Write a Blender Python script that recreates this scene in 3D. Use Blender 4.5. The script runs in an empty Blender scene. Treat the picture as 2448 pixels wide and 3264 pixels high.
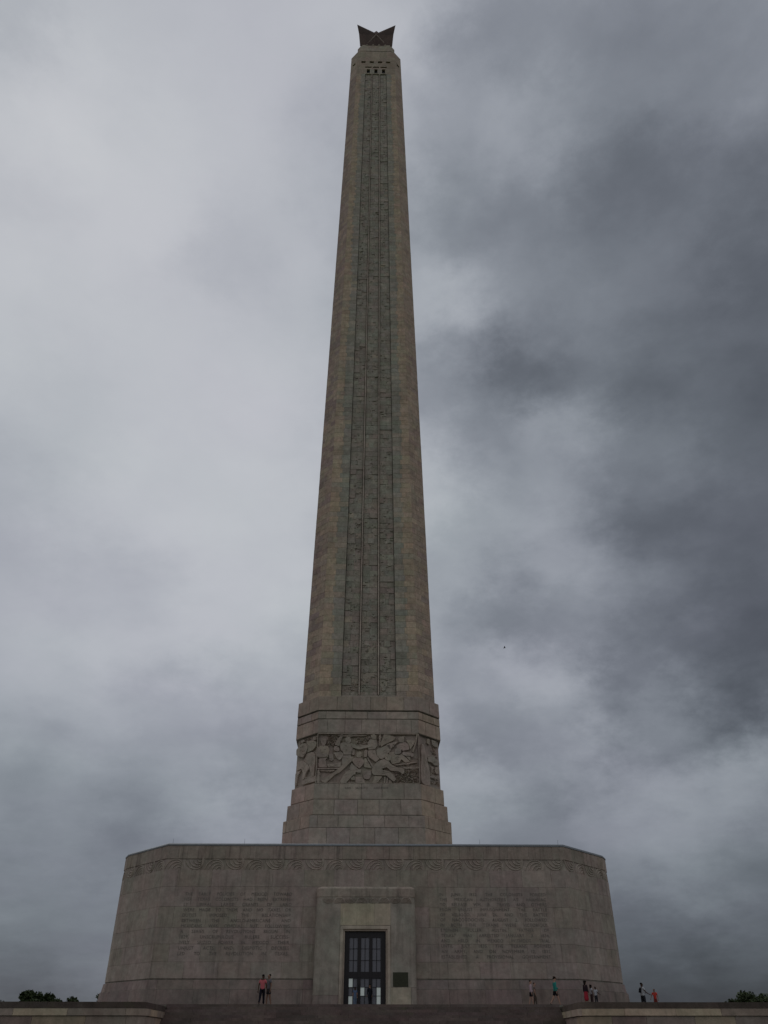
import bpy, bmesh, math, random
from mathutils import Vector, Matrix
R = math.radians
rnd = random.Random(7)
scene = bpy.context.scene

# ---------------------------------------------------------------- camera
cam_data = bpy.data.cameras.new('camera')
cam_data.sensor_fit = 'VERTICAL'; cam_data.sensor_height = 36.0
cam_data.lens = 27.58; cam_data.clip_start = 0.1; cam_data.clip_end = 9000
cam = bpy.data.objects.new('camera', cam_data)
scene.collection.objects.link(cam)
cam.location = (0.266, -62.53, -1.80)
cam.rotation_euler = (R(90 + 33.883), 0, R(-0.957))
scene.camera = cam
scene.view_settings.view_transform = 'Standard'
scene.view_settings.look = 'None'
scene.view_settings.exposure = 0.0
scene.view_settings.gamma = 1.0

# ---------------------------------------------------------------- sky
SUN_EL, SUN_AZ = 52.0, -38.0          # azimuth from +Y towards +X : behind the cloud, back left
CLOUDS = [(0.442,0.693,0.570,18.0,-0.304),(0.222,0.459,0.860,10.0,-0.239),(0.307,0.950,0.050,18.0,-0.114),(-0.395,0.512,0.763,18.0,0.119),(-0.322,0.939,0.121,10.0,-0.047),(0.227,0.827,0.514,3.5,0.053),(0.333,0.920,0.205,3.5,0.061),(-0.177,0.832,0.526,10.0,0.089),(0.423,0.827,0.372,6.0,-0.093),(0.189,0.700,0.689,3.5,-0.117),(0.123,0.942,0.311,3.5,-0.155),(0.222,0.459,0.860,3.5,0.090),(-0.033,0.406,0.913,6.0,0.067),(0.215,0.954,0.207,3.5,0.075),(0.065,0.716,0.695,3.5,-0.096),(0.420,0.535,0.733,6.0,-0.092),(0.290,0.900,0.326,3.5,-0.182),(0.177,0.500,0.848,3.5,0.069),(-0.098,0.735,0.671,6.0,0.057),(0.076,0.570,0.818,3.5,-0.055),(0.085,0.654,0.752,3.5,0.090),(-0.169,0.931,0.323,6.0,-0.056),(-0.414,0.771,0.485,6.0,-0.071),(0.073,0.812,0.579,3.5,0.085),(0.107,0.763,0.637,3.5,0.009),(0.214,0.749,0.627,3.5,0.094),(0.376,0.926,0.036,3.5,-0.015),(0.292,0.445,0.846,3.5,0.091),(-0.373,0.367,0.852,3.5,-0.083),(0.291,0.692,0.660,3.5,-0.052),(0.182,0.783,0.595,3.5,-0.003),(0.138,0.467,0.873,3.5,0.095),(0.092,0.411,0.907,3.5,-0.082),(-0.335,0.450,0.828,3.5,0.031),(0.386,0.895,0.224,3.5,0.094),(0.259,0.933,0.249,3.5,0.084),(-0.263,0.944,0.198,3.5,-0.068),(-0.201,0.895,0.398,3.5,0.051),(0.383,0.373,0.845,6.0,-0.066),(-0.061,0.560,0.826,3.5,-0.047),(-0.135,0.970,0.204,3.5,0.054),(0.164,0.909,0.382,3.5,0.092),(0.114,0.900,0.421,3.5,-0.092),(0.085,0.874,0.479,3.5,-0.080),(0.111,0.962,0.250,3.5,0.077),(0.284,0.948,0.147,3.5,0.040),(-0.090,0.871,0.483,3.5,0.037),(0.356,0.740,0.571,3.5,0.038),(0.332,0.795,0.508,3.5,-0.031),(0.226,0.882,0.413,3.5,-0.100),(0.192,0.950,0.248,3.5,-0.060),(-0.395,0.512,0.763,3.5,-0.042),(0.416,0.861,0.292,3.5,-0.084),(0.329,0.861,0.387,3.5,-0.089),(0.325,0.889,0.322,3.5,0.182),(0.217,0.920,0.327,3.5,0.019),(0.368,0.892,0.264,3.5,-0.079),(0.254,0.783,0.567,3.5,-0.031),(-0.357,0.933,0.036,3.5,-0.050),(-0.379,0.896,0.231,3.5,-0.037),(-0.133,0.957,0.259,3.5,-0.076),(0.147,0.759,0.634,3.5,-0.092),(-0.060,0.490,0.870,3.5,-0.011),(-0.357,0.692,0.628,3.5,-0.020),(-0.171,0.604,0.779,3.5,-0.055),(-0.191,0.950,0.246,3.5,0.042),(0.132,0.596,0.792,3.5,-0.025),(-0.282,0.853,0.439,3.5,-0.045),(-0.305,0.871,0.386,3.5,0.037),(-0.310,0.804,0.507,3.5,0.023),(-0.247,0.924,0.292,3.5,-0.027),(0.042,0.413,0.910,3.5,0.047),(-0.353,0.637,0.685,3.5,-0.016),(0.359,0.551,0.754,3.5,0.033),(0.356,0.829,0.432,3.5,0.022),(0.353,0.925,0.144,3.5,0.028),(0.421,0.870,0.258,3.5,0.092),(0.370,0.626,0.686,3.5,0.017),(-0.106,0.611,0.785,3.5,0.024),(0.225,0.898,0.378,3.5,0.086),(0.199,0.864,0.462,3.5,0.091),(0.281,0.838,0.468,3.5,0.017),(0.160,0.882,0.444,3.5,-0.144),(-0.222,0.581,0.783,3.5,0.028),(-0.141,0.548,0.824,3.5,0.016),(0.137,0.670,0.730,3.5,-0.033),(0.050,0.626,0.778,3.5,-0.033),(0.098,0.486,0.868,3.5,-0.022),(0.114,0.879,0.462,3.5,0.201),(0.090,0.942,0.323,3.5,0.045),(0.143,0.844,0.516,3.5,-0.012),(0.375,0.411,0.831,3.5,0.048)]
world = bpy.data.worlds.new('World'); scene.world = world
world.use_nodes = True
nt = world.node_tree; nt.nodes.clear()
def N(t, kind, **kw):
    n = t.nodes.new(kind)
    for k, v in kw.items(): setattr(n, k, v)
    return n
def val(t, sock, v):
    if hasattr(v, 'links') or hasattr(v, 'is_linked'): t.links.new(v, sock)
    else: sock.default_value = v
def M(t, op, a, b=0.0, c=0.0, clamp=False):
    n = N(t, 'ShaderNodeMath', operation=op, use_clamp=clamp)
    val(t, n.inputs[0], a); val(t, n.inputs[1], b); val(t, n.inputs[2], c)
    return n.outputs[0]
def VM(t, op, a, b=(0, 0, 0), s=None):
    n = N(t, 'ShaderNodeVectorMath', operation=op)
    val(t, n.inputs[0], a); val(t, n.inputs[1], b)
    if s is not None: val(t, n.inputs[3], s)
    return n.outputs['Value'] if op in ('DOT_PRODUCT', 'LENGTH') else n.outputs[0]
def noise(t, vec, scale, detail=6, rough=0.55, dist=0.0):
    n = N(t, 'ShaderNodeTexNoise')
    t.links.new(vec, n.inputs['Vector'])
    n.inputs['Scale'].default_value = scale; n.inputs['Detail'].default_value = detail
    n.inputs['Roughness'].default_value = rough; n.inputs['Distortion'].default_value = dist
    return n
tc = N(nt, 'ShaderNodeTexCoord')
raydir = VM(nt, 'NORMALIZE', tc.outputs['Generated'])
sep0 = N(nt, 'ShaderNodeSeparateXYZ'); nt.links.new(raydir, sep0.inputs[0])
# the cloud deck seen in perspective: direction projected on a plane overhead
zz = M(nt, 'ADD', M(nt, 'MAXIMUM', sep0.outputs[2], 0.0), 0.22)
comb = N(nt, 'ShaderNodeCombineXYZ')
nt.links.new(M(nt, 'DIVIDE', sep0.outputs[0], zz), comb.inputs[0])
nt.links.new(M(nt, 'DIVIDE', sep0.outputs[1], zz), comb.inputs[1])
deck = comb.outputs[0]
w1 = noise(nt, deck, 1.9, 5, 0.6)
w2 = noise(nt, VM(nt, 'MULTIPLY', raydir, (1, 1, 1.5)), 6.0, 9, 0.66)
warp = VM(nt, 'ADD', VM(nt, 'SCALE', VM(nt, 'SUBTRACT', w1.outputs['Color'], (0.5, 0.5, 0.5)), s=0.13),
          VM(nt, 'SCALE', VM(nt, 'SUBTRACT', w2.outputs['Color'], (0.5, 0.5, 0.5)), s=0.20))
wd = VM(nt, 'NORMALIZE', VM(nt, 'ADD', raydir, warp))
B = M(nt, 'MULTIPLY_ADD', M(nt, 'MINIMUM', M(nt, 'DIVIDE', M(nt, 'MAXIMUM', sep0.outputs[2], 0.0), 0.35), 1.0), 0.27, 0.15)
for (x, y, z, r, a) in CLOUDS:
    k = 1 / (1 - math.cos(R(r)))
    d = VM(nt, 'DOT_PRODUCT', wd, (x, y, z))
    e = M(nt, 'EXPONENT', M(nt, 'MULTIPLY_ADD', d, k, -k))
    B = M(nt, 'MULTIPLY_ADD', e, a, B)
# wisps
n1 = noise(nt, deck, 2.6, 9, 0.62, 0.12)
n2 = noise(nt, deck, 8.0, 6, 0.6, 0.1)
n3 = noise(nt, VM(nt, 'MULTIPLY', raydir, (1, 1, 1.7)), 6.0, 8, 0.55, 0.12)
n3m = N(nt, 'ShaderNodeMapRange', interpolation_type='SMOOTHSTEP')
nt.links.new(n3.outputs['Fac'], n3m.inputs[0]); n3m.inputs[1].default_value = 0.36; n3m.inputs[2].default_value = 0.62
n3s = n3m.outputs[0]
wis = M(nt, 'ADD', M(nt, 'MULTIPLY', M(nt, 'SUBTRACT', n1.outputs['Fac'], 0.5), 0.52),
        M(nt, 'MULTIPLY_ADD', M(nt, 'SUBTRACT', n2.outputs['Fac'], 0.5), 0.30, M(nt, 'MULTIPLY', M(nt, 'SUBTRACT', n3s, 0.5), 0.22)))
# brighter cloud is smoother, darker cloud is more broken
amp = M(nt, 'MULTIPLY_ADD', B, -2.0, 1.12)
amp = M(nt, 'MAXIMUM', amp, 0.16)
B = M(nt, 'MULTIPLY', B, M(nt, 'MULTIPLY_ADD', wis, amp, 1.0))
B = M(nt, 'MAXIMUM', B, 0.03)
hue = noise(nt, deck, 1.3, 3, 0.5)
ramp = N(nt, 'ShaderNodeMix', data_type='RGBA')
nt.links.new(M(nt, 'MULTIPLY_ADD', hue.outputs['Fac'], 2.4, -0.55, clamp=True), ramp.inputs[0])
ramp.inputs[6].default_value = (0.975, 0.985, 1.105, 1)
ramp.inputs[7].default_value = (0.935, 1.008, 1.065, 1)
bb = N(nt, 'ShaderNodeCombineXYZ')      # thicker, darker cloud is bluer
nt.links.new(M(nt, 'MULTIPLY', B, M(nt, 'MULTIPLY_ADD', B, 0.16, 0.93)), bb.inputs[0]); nt.links.new(B, bb.inputs[1])
nt.links.new(M(nt, 'MULTIPLY', B, M(nt, 'MULTIPLY_ADD', B, -0.26, 1.125)), bb.inputs[2])
cl = VM(nt, 'MULTIPLY', ramp.outputs[2], bb.outputs[0])
bg = N(nt, 'ShaderNodeBackground'); nt.links.new(cl, bg.inputs[0]); bg.inputs[1].default_value = 1.0
sky = N(nt, 'ShaderNodeTexSky', sky_type='NISHITA')
sky.sun_disc = False; sky.sun_elevation = R(SUN_EL); sky.sun_rotation = R(SUN_AZ)
bg2 = N(nt, 'ShaderNodeBackground'); nt.links.new(sky.outputs[0], bg2.inputs[0]); bg2.inputs[1].default_value = 0.05
mixs = N(nt, 'ShaderNodeMixShader'); mixs.inputs[0].default_value = 0.04   # a thin share of blue sky gets through the deck
nt.links.new(bg.outputs[0], mixs.inputs[1]); nt.links.new(bg2.outputs[0], mixs.inputs[2])
wo = N(nt, 'ShaderNodeOutputWorld'); nt.links.new(mixs.outputs[0], wo.inputs[0])

sd = bpy.data.lights.new('sun', 'SUN'); sd.energy = 0.5; sd.angle = R(30); sd.color = (1.0, 0.96, 0.9)
sun = bpy.data.objects.new('sun', sd); scene.collection.objects.link(sun)
sv = Vector((math.sin(R(SUN_AZ)) * math.cos(R(SUN_EL)), math.cos(R(SUN_AZ)) * math.cos(R(SUN_EL)), math.sin(R(SUN_EL))))
sun.rotation_euler = sv.to_track_quat('Z', 'Y').to_euler()
sun.location = sv * 300

# ---------------------------------------------------------------- materials
def new_mat(name):
    m = bpy.data.materials.new(name); m.use_nodes = True
    t = m.node_tree
    return m, t, t.nodes['Principled BSDF']
def mixc(t, fac, a, b, mode='MIX'):
    n = N(t, 'ShaderNodeMix', data_type='RGBA', blend_type=mode)
    val(t, n.inputs[0], fac)
    for s, v in ((n.inputs[6], a), (n.inputs[7], b)):
        if isinstance(v, tuple): s.default_value = (*v, 1)
        else: t.links.new(v, s)
    return n.outputs[2]
def ramp2(t, fac, lo, hi):
    n = N(t, 'ShaderNodeMapRange'); n.clamp = True
    t.links.new(fac, n.inputs[0]); n.inputs[1].default_value = lo; n.inputs[2].default_value = hi
    return n.outputs[0]
def make_stone(name, streak=0.5, pale=0.25, pore=0.35, bump=0.35, moss=0.12, gain=1.0):
    m, t, p = new_mat(name)
    at = N(t, 'ShaderNodeAttribute', attribute_name='tint')
    g = N(t, 'ShaderNodeNewGeometry'); pos = g.outputs['Position']
    def mapped(sc):
        mp = N(t, 'ShaderNodeMapping'); t.links.new(pos, mp.inputs[0]); mp.inputs['Scale'].default_value = sc
        return mp.outputs[0]
    a = noise(t, mapped((1, 1, 1)), 0.45, 7, 0.65)
    b = noise(t, mapped((1, 1, 1)), 5.0, 6, 0.7)
    s = noise(t, mapped((2.6, 2.6, 0.16)), 1.0, 6, 0.65)
    s2 = noise(t, mapped((5.5, 5.5, 0.3)), 1.0, 4, 0.6)
    hue = noise(t, mapped((1, 1, 1)), 0.8, 4, 0.6)
    c = at.outputs['Color']
    c = mixc(t, 0.75, c, mixc(t, ramp2(t, hue.outputs['Fac'], .35, .65), (1.07, 0.96, 0.94), (0.99, 1.005, 0.96)), 'MULTIPLY')
    k = M(t, 'MULTIPLY_ADD', a.outputs['Fac'], 0.9, 0.55)
    k = M(t, 'MULTIPLY', k, M(t, 'MULTIPLY_ADD', b.outputs['Fac'], pore, 1 - pore / 2))
    c3 = noise(t, mapped((1, 1, 1)), 1.9, 6, 0.72)
    k = M(t, 'MULTIPLY', k, M(t, 'MULTIPLY_ADD', ramp2(t, c3.outputs['Fac'], .35, .66), 0.34, 0.83))
    k = M(t, 'MULTIPLY', k, M(t, 'MULTIPLY_ADD', ramp2(t, s.outputs['Fac'], .52, .78), -streak, 1.0))
    k = M(t, 'MULTIPLY', k, M(t, 'MULTIPLY_ADD', ramp2(t, s2.outputs['Fac'], .6, .8), pale, 1.0))
    k = M(t, 'MULTIPLY', k, gain)
    kk = N(t, 'ShaderNodeCombineXYZ')
    for i in range(3): t.links.new(k, kk.inputs[i])
    c = VM(t, 'MULTIPLY', c, kk.outputs[0])
    mo = noise(t, mapped((1, 1, 1)), 1.7, 5, 0.7)
    c = mixc(t, M(t, 'MULTIPLY', ramp2(t, mo.outputs['Fac'], .58, .75), moss), c, (0.10, 0.12, 0.05))
    t.links.new(c, p.inputs['Base Color'])
    p.inputs['Roughness'].default_value = 0.92
    p.inputs['Specular IOR Level'].default_value = 0.2
    bn = N(t, 'ShaderNodeBump'); bn.inputs['Strength'].default_value = bump; bn.inputs['Distance'].default_value = 0.06
    hb = noise(t, mapped((1, 1, 1)), 9.0, 8, 0.75)
    t.links.new(hb.outputs['Fac'], bn.inputs['Height']); t.links.new(bn.outputs[0], p.inputs['Normal'])
    return m
def plain(name, col, rough=0.7, spec=0.3, metal=0.0, nscale=8.0, namt=0.35, bump=0.0):
    m, t, p = new_mat(name)
    g = N(t, 'ShaderNodeNewGeometry')
    a = noise(t, g.outputs['Position'], nscale, 5, 0.6)
    k = M(t, 'MULTIPLY_ADD', a.outputs['Fac'], 2 * namt, 1 - namt)
    kk = N(t, 'ShaderNodeCombineXYZ')
    for i in range(3): t.links.new(k, kk.inputs[i])
    rgb = N(t, 'ShaderNodeRGB'); rgb.outputs[0].default_value = (*col, 1)
    t.links.new(VM(t, 'MULTIPLY', rgb.outputs[0], kk.outputs[0]), p.inputs['Base Color'])
    p.inputs['Roughness'].default_value = rough; p.inputs['Specular IOR Level'].default_value = spec
    p.inputs['Metallic'].default_value = metal
    if bump:
        bn = N(t, 'ShaderNodeBump'); bn.inputs['Strength'].default_value = bump; bn.inputs['Distance'].default_value = 0.05
        t.links.new(a.outputs['Fac'], bn.inputs['Height']); t.links.new(bn.outputs[0], p.inputs['Normal'])
    return m
STONE = make_stone('shellstone', streak=0.22, pale=0.2, gain=1.62)
ROUGH = make_stone('rough_shellstone', streak=0.2, pale=0.2, pore=0.9, bump=0.6, gain=1.62, moss=0.04)
BASE = make_stone('base_limestone', streak=0.38, pale=0.28, pore=0.3, bump=0.3, moss=0.08, gain=1.5)
STAINED = make_stone('rain_stained_limestone', streak=0.72, pale=0.55, pore=0.4, bump=0.35, moss=0.25, gain=1.5)
LETTER = plain('soiled_shaded_letters', (0.185, 0.163, 0.142), 0.95, 0.1, nscale=3.0, namt=0.55)  # dark tone carries both the dirt and the shade inside the cut letters
BRONZE = plain('dark_bronze', (0.022, 0.018, 0.018), 0.45, 0.5, 0.3)
PLAQUE = plain('weathered_bronze_plaque', (0.05, 0.05, 0.028), 0.5, 0.5, 0.5)
PANE = plain('grey_glass', (0.16, 0.155, 0.17), 0.25, 0.5, nscale=2.0, namt=0.2)  # grey put in as base colour, glossy surface
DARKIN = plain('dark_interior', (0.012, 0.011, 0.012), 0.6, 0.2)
METAL = plain('lead_flashing', (0.22, 0.23, 0.24), 0.55, 0.4, 0.2)
LEAFM = [plain('foliage_a', (0.050, 0.068, 0.026), 0.75, 0.2, nscale=1.5, namt=0.4),
         plain('foliage_b', (0.036, 0.050, 0.020), 0.75, 0.2, nscale=1.5, namt=0.4)]
BARK = plain('bark', (0.09, 0.07, 0.055), 0.9, 0.1)
PAVE = plain('plaza_paving', (0.17, 0.135, 0.115), 0.9, 0.15, nscale=1.2, namt=0.4, bump=0.2)
STEPM = make_stone('step_stone', streak=0.1, pale=0.1, pore=0.5, bump=0.5, moss=0.35, gain=1.25)
GRASS = plain('mown_grass', (0.05, 0.075, 0.025), 0.9, 0.1, nscale=0.8, namt=0.4, bump=0.5)
glow, t_, p_ = new_mat('glowing_pane')
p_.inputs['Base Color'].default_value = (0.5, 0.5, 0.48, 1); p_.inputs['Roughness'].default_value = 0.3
p_.inputs['Emission Color'].default_value = (0.86, 1.0, 0.96, 1); p_.inputs['Emission Strength'].default_value = 0.11  # weak emission added so these pale panes look bright
GLOW = glow

# ---------------------------------------------------------------- mesh helpers
C = scene.collection
def tag(o, label=None, cat=None, group=None, kind=None):
    if label: o['label'] = label
    if cat: o['category'] = cat
    if group: o['group'] = group
    if kind: o['kind'] = kind
    return o
def attach(o, parent):
    C.objects.link(o)
    if parent is not None:
        o.parent = parent
        o.matrix_parent_inverse = PINV.get(parent.name, Matrix.Identity(4))
    return o
PINV = {}
def empty(name, loc=(0, 0, 0)):
    o = bpy.data.objects.new(name, None); C.objects.link(o); o.location = loc; o.empty_display_size = 0.5
    PINV[o.name] = Matrix.Translation(loc).inverted()
    return o
class MB:
    def __init__(s): s.v = []; s.f = []; s.c = []; s.mi = []
    def add(s, vs, fs, tint=(0.3, 0.27, 0.23), mi=0):
        n = len(s.v); s.v += [tuple(v) for v in vs]; s.c += [tint] * len(vs)
        s.f += [tuple(n + i for i in f) for f in fs]; s.mi += [mi] * len(fs)
    def build(s, name, mat, parent=None, smooth=False):
        me = bpy.data.meshes.new(name); me.from_pydata(s.v, [], s.f)
        for m in (mat if isinstance(mat, (list, tuple)) else [mat]): me.materials.append(m)
        at = me.attributes.new('tint', 'FLOAT_COLOR', 'POINT')
        flat = []
        for c in s.c: flat += [c[0], c[1], c[2], 1.0]
        at.data.foreach_set('color', flat)
        if any(s.mi): me.polygons.foreach_set('material_index', s.mi)
        if smooth: me.polygons.foreach_set('use_smooth', [True] * len(s.f))
        me.update()
        o = bpy.data.objects.new(name, me)
        return attach(o, parent)
    def block(s, p00, p10, p11, p01, n, out=0.0, back=0.05, gap=0.006, bev=0.01, tint=(0.3, 0.27, 0.23)):
        u = (p10 - p00).normalized(); v = n.cross(u) * -1
        v = u.cross(n) * -1
        if v.dot(p01 - p00) < 0: v = -v
        def ring(g, d):
            return [p00 + u * g + v * g + n * d, p10 - u * g + v * g + n * d, p11 - u * g - v * g + n * d, p01 + u * g - v * g + n * d]
        a = ring(gap, -back); b = ring(gap, out - bev); c = ring(gap + bev, out)
        fs = [(0, 1, 5, 4), (1, 2, 6, 5), (2, 3, 7, 6), (3, 0, 4, 7), (4, 5, 9, 8), (5, 6, 10, 9), (6, 7, 11, 10), (7, 4, 8, 11), (8, 9, 10, 11)]
        s.add(a + b + c, fs, tint)
    def box(s, x0, x1, y0, y1, z0, z1, tint=(0.3, 0.27, 0.23), mi=0):
        vs = [(x, y, z) for z in (z0, z1) for y in (y0, y1) for x in (x0, x1)]
        s.add(vs, [(0, 2, 3, 1), (4, 5, 7, 6), (0, 1, 5, 4), (2, 6, 7, 3), (0, 4, 6, 2), (1, 3, 7, 5)], tint, mi)
    def prism(s, polys, tint=(0.3, 0.27, 0.23), cap=True, mi=0):
        """polys: list of (points2d, z), each with the same number of points, counter-clockwise"""
        n = len(polys[0][0]); vs = []
        for pts, z in polys: vs += [(p[0], p[1], z) for p in pts]
        fs = []
        for k in range(len(polys) - 1):
            for i in range(n):
                j = (i + 1) % n
                fs.append((k * n + i, k * n + j, (k + 1) * n + j, (k + 1) * n + i))
        if cap:
            fs.append(tuple(range(n))[::-1]); fs.append(tuple((len(polys) - 1) * n + i for i in range(n)))
        s.add(vs, fs, tint, mi)
    def tube(s, pts, rads, seg=6, tint=(0.1, 0.08, 0.06), mi=0):
        pts = [Vector(p) for p in pts]; vs = []; fs = []
        for i, p in enumerate(pts):
            d = (pts[min(i + 1, len(pts) - 1)] - pts[max(i - 1, 0)]).normalized()
            a = d.cross(Vector((0.3, 0.9, 0.1))).normalized(); b = d.cross(a)
            for k in range(seg):
                t = 2 * math.pi * k / seg
                vs.append(p + (a * math.cos(t) + b * math.sin(t)) * rads[i])
        for i in range(len(pts) - 1):
            for k in range(seg):
                k2 = (k + 1) % seg
                fs.append((i * seg + k, i * seg + k2, (i + 1) * seg + k2, (i + 1) * seg + k))
        fs.append(tuple(range(seg))[::-1]); fs.append(tuple((len(pts) - 1) * seg + k for k in range(seg)))
        s.add(vs, fs, tint, mi)
def jit(c, a=0.08, h=0.03):
    k = 1 + rnd.uniform(-a, a)
    return tuple(max(0.02, x * k * (1 + rnd.uniform(-h, h))) for x in c)
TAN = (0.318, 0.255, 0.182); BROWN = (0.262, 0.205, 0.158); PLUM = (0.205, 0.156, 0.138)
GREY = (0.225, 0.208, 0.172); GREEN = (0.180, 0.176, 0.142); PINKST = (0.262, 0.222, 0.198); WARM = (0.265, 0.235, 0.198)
A = 19.05                                   # the tower's axis stands 19.05 m behind the front wall
def octa(w, u, y0=A):
    return [(-u, y0 - w), (u, y0 - w), (w, y0 - u), (w, y0 + u), (u, y0 + w), (-u, y0 + w), (-w, y0 + u), (-w, y0 - u)]
def facet(path0, path1, i, z0, z1):
    j = (i + 1) % len(path0)
    a, b = path0[i], path0[j]; c, d = path1[i], path1[j]
    return Vector((*a, z0)), Vector((*b, z0)), Vector((*d, z1)), Vector((*c, z1))
def patch(F, s0, s1, t0, t1):
    a, b, c, d = F
    def P(s, t): return (a * (1 - s) + b * s) * (1 - t) + (d * (1 - s) + c * s) * t
    return P(s0, t0), P(s1, t0), P(s1, t1), P(s0, t1)
def nrm(F):
    n = (F[1] - F[0]).cross(F[3] - F[0]); return n.normalized()
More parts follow.
